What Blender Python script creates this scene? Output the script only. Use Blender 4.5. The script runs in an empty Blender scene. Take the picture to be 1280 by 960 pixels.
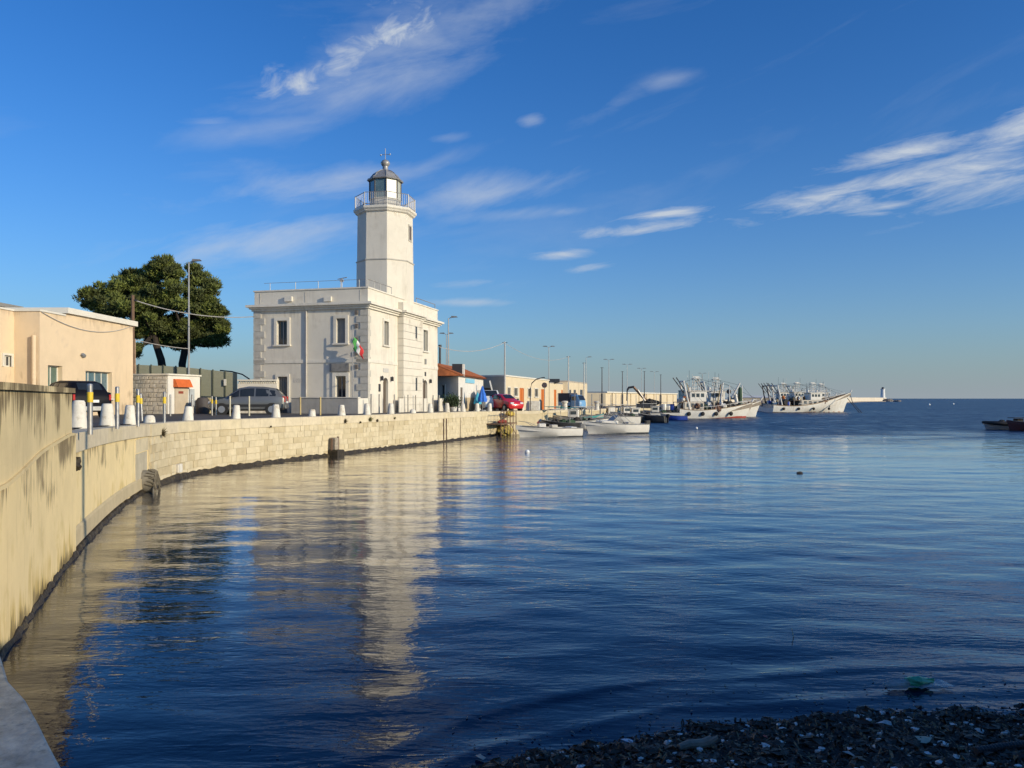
import bpy, bmesh, math, random
import numpy as np
from mathutils import Vector, Matrix

random.seed(11); rng = np.random.default_rng(11)
R = math.radians
scene = bpy.context.scene
col = scene.collection

# ------------------------------------------------------------------ camera
H = 3.0                      # eye height above the water
F = 960.0                    # focal length in photo pixels (1280 wide)
HOR = 498.0                  # horizon row in the photo
cam_d = bpy.data.cameras.new('camera'); cam = bpy.data.objects.new('camera', cam_d); col.objects.link(cam)
cam.location = (0, 0, H); cam.rotation_euler = (R(90), 0, 0)
cam_d.sensor_width = 36; cam_d.lens = F / 1280 * 36
cam_d.shift_y = (HOR - 480) / 1280
cam_d.clip_start = 0.1; cam_d.clip_end = 20000
scene.camera = cam

# ------------------------------------------------------------------ sun, sky, exposure
SUN_AZ, SUN_EL = R(-30), R(16)
S = Vector((math.cos(SUN_AZ) * math.cos(SUN_EL), math.sin(SUN_AZ) * math.cos(SUN_EL), math.sin(SUN_EL)))
ld = bpy.data.lights.new('sun', 'SUN'); ld.energy = 4.2; ld.angle = R(0.5); ld.color = (1.0, 0.86, 0.64)
lo = bpy.data.objects.new('sun', ld); col.objects.link(lo); lo.location = S * 200
lo.rotation_euler = (-S).to_track_quat('-Z', 'Y').to_euler()
scene.view_settings.view_transform = 'Standard'; scene.view_settings.look = 'None'
scene.view_settings.exposure = 0.0; scene.view_settings.gamma = 1.0
scene.cycles.use_denoising = True
scene.cycles.max_bounces = 5; scene.cycles.diffuse_bounces = 2; scene.cycles.glossy_bounces = 3
scene.cycles.use_adaptive_sampling = True; scene.cycles.adaptive_threshold = 0.02

def px_dir(px, py): return Vector(((px - 640) / F, 1.0, (HOR - py) / F)).normalized()

world = bpy.data.worlds.new('World'); scene.world = world; world.use_nodes = True
world.cycles.sampling_method = 'MANUAL'; world.cycles.sample_map_resolution = 256
wn = world.node_tree; wn.nodes.clear(); WL = wn.links.new
def wmath(op, a, b=None, c=None, clamp=False):
    n = wn.nodes.new('ShaderNodeMath'); n.operation = op; n.use_clamp = clamp
    for i, v in enumerate((a, b, c)):
        if v is None: continue
        if isinstance(v, (int, float)): n.inputs[i].default_value = v
        else: WL(v, n.inputs[i])
    return n.outputs[0]
def build_world():
    sky = wn.nodes.new('ShaderNodeTexSky'); sky.sky_type = 'NISHITA'; sky.sun_disc = False
    sky.sun_elevation = SUN_EL; sky.sun_rotation = math.atan2(S.x, S.y)
    sky.altitude = 0; sky.air_density = 1.0; sky.dust_density = 0.6; sky.ozone_density = 2.2
    hs = wn.nodes.new('ShaderNodeHueSaturation'); hs.inputs['Saturation'].default_value = SKY_SAT; hs.inputs['Value'].default_value = 1.0
    WL(sky.outputs[0], hs.inputs['Color'])
    tc = wn.nodes.new('ShaderNodeTexCoord')
    sep = wn.nodes.new('ShaderNodeSeparateXYZ'); WL(tc.outputs['Generated'], sep.inputs[0])
    tint = wn.nodes.new('ShaderNodeMix'); tint.data_type = 'RGBA'; tint.blend_type = 'MULTIPLY'; tint.inputs[0].default_value = 1
    WL(hs.outputs[0], tint.inputs[6]); tint.inputs[7].default_value = SKY_TINT
    # the layer of haze along the whole horizon
    hz = wn.nodes.new('ShaderNodeMix'); hz.data_type = 'RGBA'; hz.inputs[7].default_value = HAZE_COL
    WL(wmath('MULTIPLY', wmath('EXPONENT', wmath('MULTIPLY', wmath('MAXIMUM', sep.outputs[2], 0.0), -9.6)), .95), hz.inputs[0]); WL(tint.outputs[2], hz.inputs[6])
    az = wmath('ARCTAN2', sep.outputs[0], sep.outputs[1])
    el = wmath('ARCSINE', sep.outputs[2])
    com = wn.nodes.new('ShaderNodeCombineXYZ'); WL(az, com.inputs[0]); WL(el, com.inputs[1])
    def noise(sx, sy, detail, rough, rot=0.0, dist=0.0, off=0.0):
        m0 = wn.nodes.new('ShaderNodeMapping'); m0.inputs['Rotation'].default_value = (0, 0, rot); WL(com.outputs[0], m0.inputs[0])   # turn, then stretch
        mp = wn.nodes.new('ShaderNodeMapping'); mp.inputs['Scale'].default_value = (sx, sy, 1)
        mp.inputs['Location'].default_value = (off, off * .7, 0)
        WL(m0.outputs[0], mp.inputs[0])
        nz = wn.nodes.new('ShaderNodeTexNoise'); nz.inputs['Scale'].default_value = 1; nz.inputs['Detail'].default_value = detail
        nz.inputs['Roughness'].default_value = rough; nz.inputs['Distortion'].default_value = dist
        WL(mp.outputs[0], nz.inputs['Vector']); return nz.outputs[0]
    puff = noise(22, 40, 7, .6, -.35, .5)
    wisp = noise(9, 50, 7, .64, -.10, .45, 3.1)
    veil = noise(5, 18, 6, .6, -.28, .35, 7.7)
    total = None
    # (px, py, half length px, half width px, slope angle deg, strength, texture)
    BL = [(368, 104, 48, 20, 10, 1.0, puff), (425, 82, 48, 24, 22, .9, puff), (495, 38, 70, 25, 14, 1.05, puff), (525, 22, 40, 11, 10, .5, puff),
          (500, 70, 170, 52, 24, .62, veil), (590, 15, 120, 45, 25, .6, veil), (430, 108, 130, 30, 12, .62, veil), (340, 160, 130, 16, 12, .35, veil),
          (268, 152, 34, 6, 10, .3, wisp), (350, 295, 190, 28, 14, .95, veil), (400, 232, 180, 30, 8, .65, veil), (600, 240, 120, 26, 10, .7, veil), (640, 268, 110, 10, 3, .4, veil), (560, 172, 34, 7, 8, .4, veil),
          (545, 205, 90, 14, 20, .35, veil),
          (662, 150, 20, 8, 6, .75, veil), (830, 103, 42, 11, 10, .42, veil), (770, 130, 60, 12, 22, .35, veil),
          (1085, 240, 160, 19, 7, 1.3, wisp), (1150, 186, 110, 15, 6, 1.2, wisp), (1210, 215, 110, 34, 12, 1.15, wisp), (1290, 150, 110, 30, 25, 1.1, wisp), (1095, 262, 55, 11, 5, 1.0, wisp), (1250, 235, 90, 20, 6, .9, wisp),
          (835, 266, 65, 8, 5, 1.1, wisp), (800, 287, 85, 10, 5, 1.2, wisp), (705, 317, 40, 7, 5, .8, wisp), (735, 335, 40, 5, 5, .8, wisp),
          (585, 378, 70, 6, 0, .8, veil), (590, 355, 60, 6, 4, .35, wisp), (690, 265, 60, 6, 2, .3, wisp)]
    for (px, py, hl, hw, ang, st, tex) in BL:
        d = px_dir(px, py); a0 = math.atan2(d.x, d.y); e0 = math.asin(d.z)
        k = math.cos(a0)                              # angular size of a photo pixel away from the axis
        hl_, hw_ = hl / F * k, hw / F * k
        mp = wn.nodes.new('ShaderNodeMapping'); mp.vector_type = 'TEXTURE'; mp.inputs['Location'].default_value = (a0, e0, 0); mp.inputs['Rotation'].default_value = (0, 0, R(ang)); mp.inputs['Scale'].default_value = (hl_, hw_, 1)
        WL(com.outputs[0], mp.inputs[0])
        dt = wn.nodes.new('ShaderNodeVectorMath'); dt.operation = 'DOT_PRODUCT'; WL(mp.outputs[0], dt.inputs[0]); WL(mp.outputs[0], dt.inputs[1])
        g = wmath('POWER', .5, dt.outputs['Value'])
        gain = 2.6 if tex is puff else (2.3 if tex is wisp else 2.0)
        cut = wmath('MULTIPLY', wmath('MULTIPLY_ADD', g, .36, wmath('SUBTRACT', tex, .68)), gain * st * 1.25, clamp=True)
        m = wmath('MULTIPLY', cut, g)
        total = m if total is None else wmath('MAXIMUM', total, m)
    # a thin veil of the same cirrus over the rest of the sky
    gen = wmath('MULTIPLY', wmath('SUBTRACT', noise(2.2, 12, 8, .62, -.2, .4, 11.3), .56), .55, clamp=True)
    total = wmath('MINIMUM', wmath('ADD', total, gen), .93)
    mix = wn.nodes.new('ShaderNodeMix'); mix.data_type = 'RGBA'; WL(total, mix.inputs[0])
    WL(hz.outputs[2], mix.inputs[6]); mix.inputs[7].default_value = CLOUD_COL
    bg = wn.nodes.new('ShaderNodeBackground'); bg.inputs['Strength'].default_value = SKY_STRENGTH
    WL(mix.outputs[2], bg.inputs[0])
    out = wn.nodes.new('ShaderNodeOutputWorld'); WL(bg.outputs[0], out.inputs[0])
SKY_STRENGTH = 0.10; SKY_SAT = 1.25; SKY_TINT = (.52, 1.03, 1.6, 1); HAZE_COL = (3.25, 3.7, 4.15, 1); CLOUD_COL = (5.6, 6.2, 7.0, 1)
build_world()

# ------------------------------------------------------------------ helpers: pixels to places
def zpx(py, depth): return H - (py - HOR) / F * depth
def xpx(px, depth): return (px - 640) / F * depth
def line_px(C, d, px):
    r = (px - 640) / F
    t = (r * C[1] - C[0]) / (d[0] - r * d[1]); return t, C[1] + t * d[1]
ROAD_Y = [0, 9, 11.5, 14, 18, 26, 38, 57, 65, 88, 120]
ROAD_Z = [1.95, 1.99, 2.24, 2.36, 2.31, 2.14, 2.08, 2.02, 1.93, 1.66, 1.5]
def road_z(y): return float(np.interp(y, ROAD_Y, ROAD_Z))

# ------------------------------------------------------------------ helpers: materials
MATS = {}
def mat(name, c, rough=.7, var=.18, scale=1.5, bump=0.0, bscale=25.0, metal=0.0, streak=None, stain=None, spec=.5, streak_amt=.6, streak_scale=5.0, streak_thr=.52, alpha=1.0, transmission=0.0, coat=0.0, stretch=None, run=None, base=None):
    if name in MATS: return MATS[name]
    m = bpy.data.materials.new(name); m.use_nodes = True; nt = m.node_tree; L = nt.links.new
    bs = nt.nodes['Principled BSDF']
    geo = nt.nodes.new('ShaderNodeNewGeometry')
    pos = geo.outputs['Position']
    if stretch:
        mp = nt.nodes.new('ShaderNodeMapping'); mp.inputs['Scale'].default_value = stretch; L(pos, mp.inputs[0]); pos = mp.outputs[0]
    nz = nt.nodes.new('ShaderNodeTexNoise'); nz.inputs['Scale'].default_value = scale; nz.inputs['Detail'].default_value = 5; nz.inputs['Roughness'].default_value = .65
    L(pos, nz.inputs['Vector'])
    rp = nt.nodes.new('ShaderNodeValToRGB'); rp.color_ramp.elements[0].position = .3; rp.color_ramp.elements[1].position = .7
    rp.color_ramp.elements[0].color = (*[max(0, x * (1 - var)) for x in c], 1); rp.color_ramp.elements[1].color = (*[min(.95, x * (1 + var)) for x in c], 1)
    L(nz.outputs[0], rp.inputs[0]); colour = rp.outputs[0]
    def mask_mix(colour, fac, c2):
        mx = nt.nodes.new('ShaderNodeMix'); mx.data_type = 'RGBA'; L(fac, mx.inputs[0]); L(colour, mx.inputs[6]); mx.inputs[7].default_value = (*c2, 1); return mx.outputs[2]
    if stain:                                   # blotches of a second colour
        n2 = nt.nodes.new('ShaderNodeTexNoise'); n2.inputs['Scale'].default_value = stain[1]; n2.inputs['Detail'].default_value = 5; n2.inputs['Roughness'].default_value = .7
        L(geo.outputs['Position'], n2.inputs['Vector'])
        r2 = nt.nodes.new('ShaderNodeValToRGB'); r2.color_ramp.elements[0].position = stain[2]; r2.color_ramp.elements[1].position = min(1, stain[2] + stain[3])
        L(n2.outputs[0], r2.inputs[0]); colour = mask_mix(colour, r2.outputs[0], stain[0])
    if streak:                                  # runs of dirt down a wall
        mp = nt.nodes.new('ShaderNodeMapping'); mp.inputs['Scale'].default_value = (streak_scale, streak_scale, streak_scale * .09); L(geo.outputs['Position'], mp.inputs[0])
        n3 = nt.nodes.new('ShaderNodeTexNoise'); n3.inputs['Scale'].default_value = 1; n3.inputs['Detail'].default_value = 4; n3.inputs['Roughness'].default_value = .7
        L(mp.outputs[0], n3.inputs['Vector'])
        n4 = nt.nodes.new('ShaderNodeTexNoise'); n4.inputs['Scale'].default_value = .45; n4.inputs['Detail'].default_value = 3; L(geo.outputs['Position'], n4.inputs['Vector'])
        ad = nt.nodes.new('ShaderNodeMath'); ad.operation = 'MULTIPLY_ADD'; ad.inputs[1].default_value = .6; L(n4.outputs[0], ad.inputs[0]); L(n3.outputs[0], ad.inputs[2])
        r3 = nt.nodes.new('ShaderNodeMapRange'); r3.inputs[1].default_value = streak_thr + .3; r3.inputs[2].default_value = streak_thr + .55; r3.inputs[4].default_value = streak_amt
        L(ad.outputs[0], r3.inputs[0]); colour = mask_mix(colour, r3.outputs[0], streak)
    def znode(a, b):                            # 0..1 ramp over height
        sp = nt.nodes.new('ShaderNodeSeparateXYZ'); L(geo.outputs['Position'], sp.inputs[0])
        mr = nt.nodes.new('ShaderNodeMapRange'); mr.inputs[1].default_value = a; mr.inputs[2].default_value = b; L(sp.outputs[2], mr.inputs[0]); return mr.outputs[0]
    def runs(scale, zs, patch):
        mp = nt.nodes.new('ShaderNodeMapping'); mp.inputs['Scale'].default_value = (scale, scale, scale * zs); L(geo.outputs['Position'], mp.inputs[0])
        a = nt.nodes.new('ShaderNodeTexNoise'); a.inputs['Scale'].default_value = 1; a.inputs['Detail'].default_value = 6; a.inputs['Roughness'].default_value = .72; L(mp.outputs[0], a.inputs['Vector'])
        b = nt.nodes.new('ShaderNodeTexNoise'); b.inputs['Scale'].default_value = patch; b.inputs['Detail'].default_value = 2; L(geo.outputs['Position'], b.inputs['Vector'])
        m_ = nt.nodes.new('ShaderNodeMath'); m_.operation = 'ADD'; L(a.outputs[0], m_.inputs[0]); L(b.outputs[0], m_.inputs[1]); return m_.outputs[0]
    for spec_ in (run or []):                   # lichen and soot runs hanging from an edge: (colour, z edge, z end, threshold, softness, scale)
        c2, ze, zl, thr, soft, sc = spec_
        ad = nt.nodes.new('ShaderNodeMath'); ad.operation = 'MULTIPLY_ADD'; hm = nt.nodes.new('ShaderNodeMath'); hm.operation = 'MULTIPLY'; L(znode(zl, ze), hm.inputs[0]); L(znode(ze + .06, ze + .02), hm.inputs[1]) if ze > zl else setattr(hm.inputs[1], 'default_value', 1.0)
        L(hm.outputs[0], ad.inputs[0]); ad.inputs[1].default_value = .42; L(runs(sc, .07, 1.1), ad.inputs[2])
        mr = nt.nodes.new('ShaderNodeMapRange'); mr.inputs[1].default_value = thr; mr.inputs[2].default_value = thr + soft; mr.inputs[4].default_value = .85; L(ad.outputs[0], mr.inputs[0]); colour = mask_mix(colour, mr.outputs[0], c2)
    L(colour, bs.inputs['Base Color'])
    bs.inputs['Roughness'].default_value = rough; bs.inputs['Metallic'].default_value = metal
    bs.inputs['Specular IOR Level'].default_value = spec
    if alpha < 1: bs.inputs['Alpha'].default_value = alpha
    if transmission: bs.inputs['Transmission Weight'].default_value = transmission
    if coat: bs.inputs['Coat Weight'].default_value = coat
    if bump:
        nb = nt.nodes.new('ShaderNodeTexNoise'); nb.inputs['Scale'].default_value = bscale; nb.inputs['Detail'].default_value = 6; L(pos, nb.inputs['Vector'])
        b = nt.nodes.new('ShaderNodeBump'); b.inputs['Strength'].default_value = 1; b.inputs['Distance'].default_value = bump; L(nb.outputs[0], b.inputs['Height']); L(b.outputs[0], bs.inputs['Normal'])
    MATS[name] = m; return m

# ------------------------------------------------------------------ helpers: meshes
class MB:
    def __init__(s): s.v = []; s.f = []
    def add(s, vs, fs):
        k = len(s.v); s.v += [tuple(p) for p in vs]; s.f += [tuple(i + k for i in f) for f in fs]; return s
    def box(s, x0, x1, y0, y1, z0, z1, M=None):
        vs = [Vector((x, y, z)) for z in (z0, z1) for y in (y0, y1) for x in (x0, x1)]
        if M is not None: vs = [M @ p for p in vs]
        return s.add(vs, [(0, 2, 3, 1), (4, 5, 7, 6), (0, 1, 5, 4), (2, 6, 7, 3), (0, 4, 6, 2), (1, 3, 7, 5)])
    def fbox(s, O, X, N, a0, a1, z0, z1, d0, d1):
        """box on a facade: a along X, z up, d out along N"""
        vs = [Vector((O[0] + X[0] * a + N[0] * d, O[1] + X[1] * a + N[1] * d, z)) for z in (z0, z1) for d in (d0, d1) for a in (a0, a1)]
        return s.add(vs, [(0, 2, 3, 1), (4, 5, 7, 6), (0, 1, 5, 4), (2, 6, 7, 3), (0, 4, 6, 2), (1, 3, 7, 5)])
    def tube(s, pts, r, n=8, caps=True):
        pts = [Vector(p) for p in pts]; rr = r if isinstance(r, (list, tuple)) else [r] * len(pts)
        k = len(s.v); 
        for i, p in enumerate(pts):
            t = (pts[min(i + 1, len(pts) - 1)] - pts[max(i - 1, 0)]).normalized()
            a = t.orthogonal() if abs(t.z) < .999 else Vector((1, 0, 0))
            if abs(t.z) < .95: a = t.cross(Vector((0, 0, 1)))
            elif i and False: pass
            a = a - t * a.dot(t); a.normalize(); b = t.cross(a)
            for j in range(n):
                w = 2 * math.pi * j / n; s.v.append(tuple(p + (a * math.cos(w) + b * math.sin(w)) * rr[i]))
        for i in range(len(pts) - 1):
            for j in range(n):
                s.f.append((k + i * n + j, k + i * n + (j + 1) % n, k + (i + 1) * n + (j + 1) % n, k + (i + 1) * n + j))
        if caps:
            s.f.append(tuple(k + j for j in range(n))[::-1]); s.f.append(tuple(k + (len(pts) - 1) * n + j for j in range(n)))
        return s
    def lathe(s, prof, n=16, c=(0, 0, 0), rot=0.0):
        k = len(s.v)
        for (r, z) in prof:
            for j in range(n):
                w = rot + 2 * math.pi * j / n; s.v.append((c[0] + r * math.cos(w), c[1] + r * math.sin(w), c[2] + z))
        for i in range(len(prof) - 1):
            for j in range(n):
                s.f.append((k + i * n + j, k + i * n + (j + 1) % n, k + (i + 1) * n + (j + 1) % n, k + (i + 1) * n + j))
        s.f.append(tuple(k + j for j in range(n))[::-1]); s.f.append(tuple(k + (len(prof) - 1) * n + j for j in range(n)))
        return s
    def prism(s, poly, z0, z1):
        n = len(poly)
        return s.add([(p[0], p[1], z0) for p in poly] + [(p[0], p[1], z1) for p in poly],
                     [tuple(range(n))[::-1], tuple(range(n, 2 * n))] + [(i, (i + 1) % n, n + (i + 1) % n, n + i) for i in range(n)])
    def rings(s, rings, close=True, caps=True):
        n = len(rings[0]); k = len(s.v)
        for r in rings: s.v += [tuple(p) for p in r]
        for i in range(len(rings) - 1):
            for j in range(n if close else n - 1):
                s.f.append((k + i * n + j, k + i * n + (j + 1) % n, k + (i + 1) * n + (j + 1) % n, k + (i + 1) * n + j))
        if caps:
            s.f.append(tuple(k + j for j in range(n))[::-1]); s.f.append(tuple(k + (len(rings) - 1) * n + j for j in range(n)))
        return s
    def blob(s, c, r, n=8, m=5, jit=.15):
        k = len(s.v); rx, ry, rz = r if isinstance(r, (tuple, list)) else (r, r, r)
        for i in range(m + 1):
            th = math.pi * i / m
            for j in range(n):
                w = 2 * math.pi * j / n; q = 1 + random.uniform(-jit, jit)
                s.v.append((c[0] + rx * q * math.sin(th) * math.cos(w), c[1] + ry * q * math.sin(th) * math.sin(w), c[2] + rz * q * math.cos(th)))
        for i in range(m):
            for j in range(n):
                s.f.append((k + i * n + j, k + i * n + (j + 1) % n, k + (i + 1) * n + (j + 1) % n, k + (i + 1) * n + j))
        return s
    def facade(s, O, X, N, W, z0, z1, ops, depth=.25):
        """wall face with real openings and their reveals"""
        P = lambda a, z, d=0: (O[0] + X[0] * a + N[0] * d, O[1] + X[1] * a + N[1] * d, z)
        As = sorted({0, W, *[o[0] for o in ops], *[o[1] for o in ops]}); Zs = sorted({z0, z1, *[o[2] for o in ops], *[o[3] for o in ops]})
        for i in range(len(As) - 1):
            for j in range(len(Zs) - 1):
                am, zm = (As[i] + As[i + 1]) / 2, (Zs[j] + Zs[j + 1]) / 2
                if any(o[0] < am < o[1] and o[2] < zm < o[3] for o in ops): continue
                s.add([P(As[i], Zs[j]), P(As[i + 1], Zs[j]), P(As[i + 1], Zs[j + 1]), P(As[i], Zs[j + 1])], [(0, 1, 2, 3)])
        for (a0, a1, b0, b1) in ops:
            q = [P(a0, b0), P(a1, b0), P(a1, b1), P(a0, b1)]; w = [P(a0, b0, -depth), P(a1, b0, -depth), P(a1, b1, -depth), P(a0, b1, -depth)]
            s.add(q + w, [(i, (i + 1) % 4, 4 + (i + 1) % 4, 4 + i) for i in range(4)])
        return s
    def mesh(s, name, m, smooth=False):
        me = bpy.data.meshes.new(name); me.from_pydata(s.v, [], s.f)
        bm = bmesh.new(); bm.from_mesh(me)
        bmesh.ops.remove_doubles(bm, verts=bm.verts, dist=1e-5)
        bmesh.ops.recalc_face_normals(bm, faces=bm.faces); bm.to_mesh(me); bm.free()
        if m: me.materials.append(m)
        if smooth:
            me.polygons.foreach_set('use_smooth', [True] * len(me.polygons))
            if smooth != 'all' and hasattr(me, 'set_sharp_from_angle'): me.set_sharp_from_angle(angle=R(38))
        me.update(); return me
    def build(s, name, m, parent=None, smooth=False, bevel=0.0):
        o = bpy.data.objects.new(name, s.mesh(name, m, smooth)); col.objects.link(o)
        if parent: o.parent = parent
        if bevel:
            b = o.modifiers.new('bevel', 'BEVEL'); b.width = bevel; b.segments = 2; b.limit_method = 'ANGLE'; b.angle_limit = R(40)
        return o

def tag(o, label=None, cat=None, group=None, kind=None):
    if label: o['label'] = label
    if cat: o['category'] = cat
    if group: o['group'] = group
    if kind: o['kind'] = kind
    return o
def thing(name, label, cat, loc, rz=0.0, group=None):
    o = bpy.data.objects.new(name, None); col.objects.link(o); o.location = loc; o.rotation_euler = (0, 0, rz); o.empty_display_size = .3
    return tag(o, label, cat, group)
def copy_tree(o, parent=None):
    c = o.copy(); col.objects.link(c); c.parent = parent
    for ch in list(o.children): copy_tree(ch, c)
    return c
def struct(o): o['kind'] = 'structure'; return o
def np_mesh(name, V, Fc, m, smooth=False):
    """fast mesh from an (n,3) array and an (m,k) array of faces"""
    me = bpy.data.meshes.new(name); V = np.asarray(V, np.float32); Fc = np.asarray(Fc, np.int32); k = Fc.shape[1]
    me.vertices.add(len(V)); me.vertices.foreach_set('co', V.ravel())
    me.loops.add(Fc.size); me.loops.foreach_set('vertex_index', Fc.ravel())
    me.polygons.add(len(Fc)); me.polygons.foreach_set('loop_start', np.arange(0, Fc.size, k, dtype=np.int32)); me.polygons.foreach_set('loop_total', np.full(len(Fc), k, np.int32))
    if m: me.materials.append(m)
    me.update(calc_edges=True); me.validate()
    if smooth: me.polygons.foreach_set('use_smooth', np.ones(len(Fc), bool))
    return me
ORD = ['first', 'second', 'third', 'fourth', 'fifth', 'sixth', 'seventh', 'eighth', 'ninth', 'tenth', 'eleventh', 'twelfth', 'thirteenth', 'fourteenth', 'fifteenth', 'sixteenth', 'seventeenth', 'eighteenth', 'nineteenth', 'twentieth']
# ------------------------------------------------------------------ materials
def water_material():
    m = bpy.data.materials.new('sea_water'); m.use_nodes = True; nt = m.node_tree; L = nt.links.new
    bs = nt.nodes['Principled BSDF']
    bs.inputs['Base Color'].default_value = (.002, .020, .060, 1); bs.inputs['Roughness'].default_value = .035; bs.inputs['IOR'].default_value = 1.36
    geo = nt.nodes.new('ShaderNodeNewGeometry'); pos = geo.outputs['Position']
    def mth(op, a, b=None, c=None, clamp=False):
        n = nt.nodes.new('ShaderNodeMath'); n.operation = op; n.use_clamp = clamp
        for i, v in enumerate((a, b, c)):
            if v is None: continue
            if isinstance(v, (int, float)): n.inputs[i].default_value = v
            else: L(v, n.inputs[i])
        return n.outputs[0]
    def nz(sx, sy, det, rough=.5, rot=0.0, dist=0.0):
        mp = nt.nodes.new('ShaderNodeMapping'); mp.inputs['Scale'].default_value = (sx, sy, .2); mp.inputs['Rotation'].default_value = (0, 0, rot); L(pos, mp.inputs[0])
        n = nt.nodes.new('ShaderNodeTexNoise'); n.inputs['Scale'].default_value = 1; n.inputs['Detail'].default_value = det; n.inputs['Roughness'].default_value = rough; n.inputs['Distortion'].default_value = dist
        L(mp.outputs[0], n.inputs['Vector']); return n.outputs[0]
    sp = nt.nodes.new('ShaderNodeSeparateXYZ'); L(pos, sp.inputs[0])
    # the sheltered water by the quay is calmer; the breeze ruffles it beyond the quay's end, in patches
    far = nt.nodes.new('ShaderNodeMapRange'); far.interpolation_type = 'SMOOTHSTEP'; far.inputs[1].default_value = 30; far.inputs[2].default_value = 78
    wob = mth('MULTIPLY_ADD', nz(.09, .22, 5, .6), 60, mth('MULTIPLY_ADD', sp.outputs[0], .10, mth('ADD', sp.outputs[1], -32)))
    L(wob, far.inputs[0])
    patch = mth('MULTIPLY', mth('SUBTRACT', nz(.10, .3, 4, .55, .1), .40), 3.0, clamp=True)
    A = lambda calm, rough_, p=0.0: mth('ADD', mth('ADD', calm, mth('MULTIPLY', far.outputs[0], rough_)), mth('MULTIPLY', patch, p))
    h = mth('MULTIPLY', nz(.55, 1.15, 3, .5, .12, .4), A(.012, .03, .008))
    h = mth('ADD', h, mth('MULTIPLY', nz(1.7, 3.6, 3, .5, -.2, .5), A(.0075, .02, .007)))
    h = mth('ADD', h, mth('MULTIPLY', nz(6.0, 11, 3, .55, .25, .3), A(.0024, .003, .003)))
    rid = mth('SUBTRACT', 1.0, mth('ABSOLUTE', mth('MULTIPLY_ADD', nz(1.5, 6.5, 2, .5, .16, .6), 4.0, -2.0)), clamp=True)         # crisp little crests
    h = mth('ADD', h, mth('MULTIPLY', rid, mth('MULTIPLY_ADD', patch, .0030, .0011)))
    b = nt.nodes.new('ShaderNodeBump'); b.inputs['Strength'].default_value = 1; b.inputs['Distance'].default_value = 1; L(h, b.inputs['Height'])
    # wind ripples too small for the distance: tilt the facets directly
    mp = nt.nodes.new('ShaderNodeMapping'); mp.inputs['Scale'].default_value = (.8, 1.3, 1); L(pos, mp.inputs[0])
    n = nt.nodes.new('ShaderNodeTexNoise'); n.inputs['Scale'].default_value = 1; n.inputs['Detail'].default_value = 4; n.inputs['Roughness'].default_value = .6; L(mp.outputs[0], n.inputs['Vector'])
    speck = mth('MULTIPLY_ADD', nz(.85, .20, 4, .7, .05), 1.1, mth('MULTIPLY_ADD', nz(.02, .09, 4, .6), .5, -.32), clamp=True)
    L(mth('MULTIPLY_ADD', far.outputs[0], mth('MULTIPLY_ADD', speck, .55, .06), mth('MULTIPLY_ADD', patch, .04, .018)), bs.inputs['Roughness'])       # unresolved ripples far out
    s1 = nt.nodes.new('ShaderNodeVectorMath'); s1.operation = 'SUBTRACT'; L(n.outputs['Color'], s1.inputs[0]); s1.inputs[1].default_value = (.5, .5, .5)
    s2 = nt.nodes.new('ShaderNodeVectorMath'); s2.operation = 'MULTIPLY'; L(s1.outputs[0], s2.inputs[0]); s2.inputs[1].default_value = (.5, .7, 0)
    s3 = nt.nodes.new('ShaderNodeVectorMath'); s3.operation = 'SCALE'; L(s2.outputs[0], s3.inputs[0]); L(A(.015, 1.0, .05), s3.inputs['Scale'])
    s4 = nt.nodes.new('ShaderNodeVectorMath'); s4.operation = 'ADD'; L(b.outputs[0], s4.inputs[0]); L(s3.outputs[0], s4.inputs[1])
    s5 = nt.nodes.new('ShaderNodeVectorMath'); s5.operation = 'NORMALIZE'; L(s4.outputs[0], s5.inputs[0]); L(s5.outputs[0], bs.inputs['Normal'])
    # sheltered water: a mirror layer over a dark body, by Fresnel
    fr = nt.nodes.new('ShaderNodeFresnel'); fr.inputs['IOR'].default_value = 1.333; L(s5.outputs[0], fr.inputs['Normal'])
    body = nt.nodes.new('ShaderNodeBsdfDiffuse'); body.inputs['Color'].default_value = (.002, .014, .040, 1)
    gl = nt.nodes.new('ShaderNodeBsdfAnisotropic'); gl.inputs['Color'].default_value = (1, 1, 1, 1); L(s5.outputs[0], gl.inputs['Normal']); L(mth('MULTIPLY_ADD', patch, .04, .018), gl.inputs['Roughness'])
    near = nt.nodes.new('ShaderNodeMixShader'); L(mth('MULTIPLY_ADD', mth('MULTIPLY', fr.outputs[0], fr.outputs[0]), .85, fr.outputs[0], clamp=True), near.inputs[0]); L(body.outputs[0], near.inputs[1]); L(gl.outputs[0], near.inputs[2])
    allw = nt.nodes.new('ShaderNodeMixShader'); L(far.outputs[0], allw.inputs[0]); L(near.outputs[0], allw.inputs[1]); L(bs.outputs[0], allw.inputs[2])
    L(allw.outputs[0], nt.nodes['Material Output'].inputs['Surface'])
    return m
M_water = water_material()
M_asphalt = mat('asphalt', (.075, .068, .06), .9, .3, 3, .004, 60)
M_kerbtop = mat('quay_paving', (.34, .30, .23), .85, .2, 3, .004, 40)
M_stone = mat('pale_limestone', (.555, .465, .29), .85, .12, 2.2, .006, 22, stain=((.50, .40, .23), 1.6, .58, .25), streak=(.22, .17, .10), streak_amt=.35, streak_thr=.58)
M_stone2 = mat('cream_limestone', (.60, .51, .33), .85, .14, 2.7, .006, 25, stain=((.44, .34, .19), 2.1, .6, .25))
M_stone3 = mat('ochre_limestone', (.50, .41, .245), .85, .14, 2.0, .006, 20, stain=((.45, .35, .20), 1.9, .55, .25))
M_coping = mat('coping_limestone', (.62, .53, .36), .85, .12, 2.5, .004, 30, streak=(.33, .26, .16), streak_amt=.5, streak_thr=.56)
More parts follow.
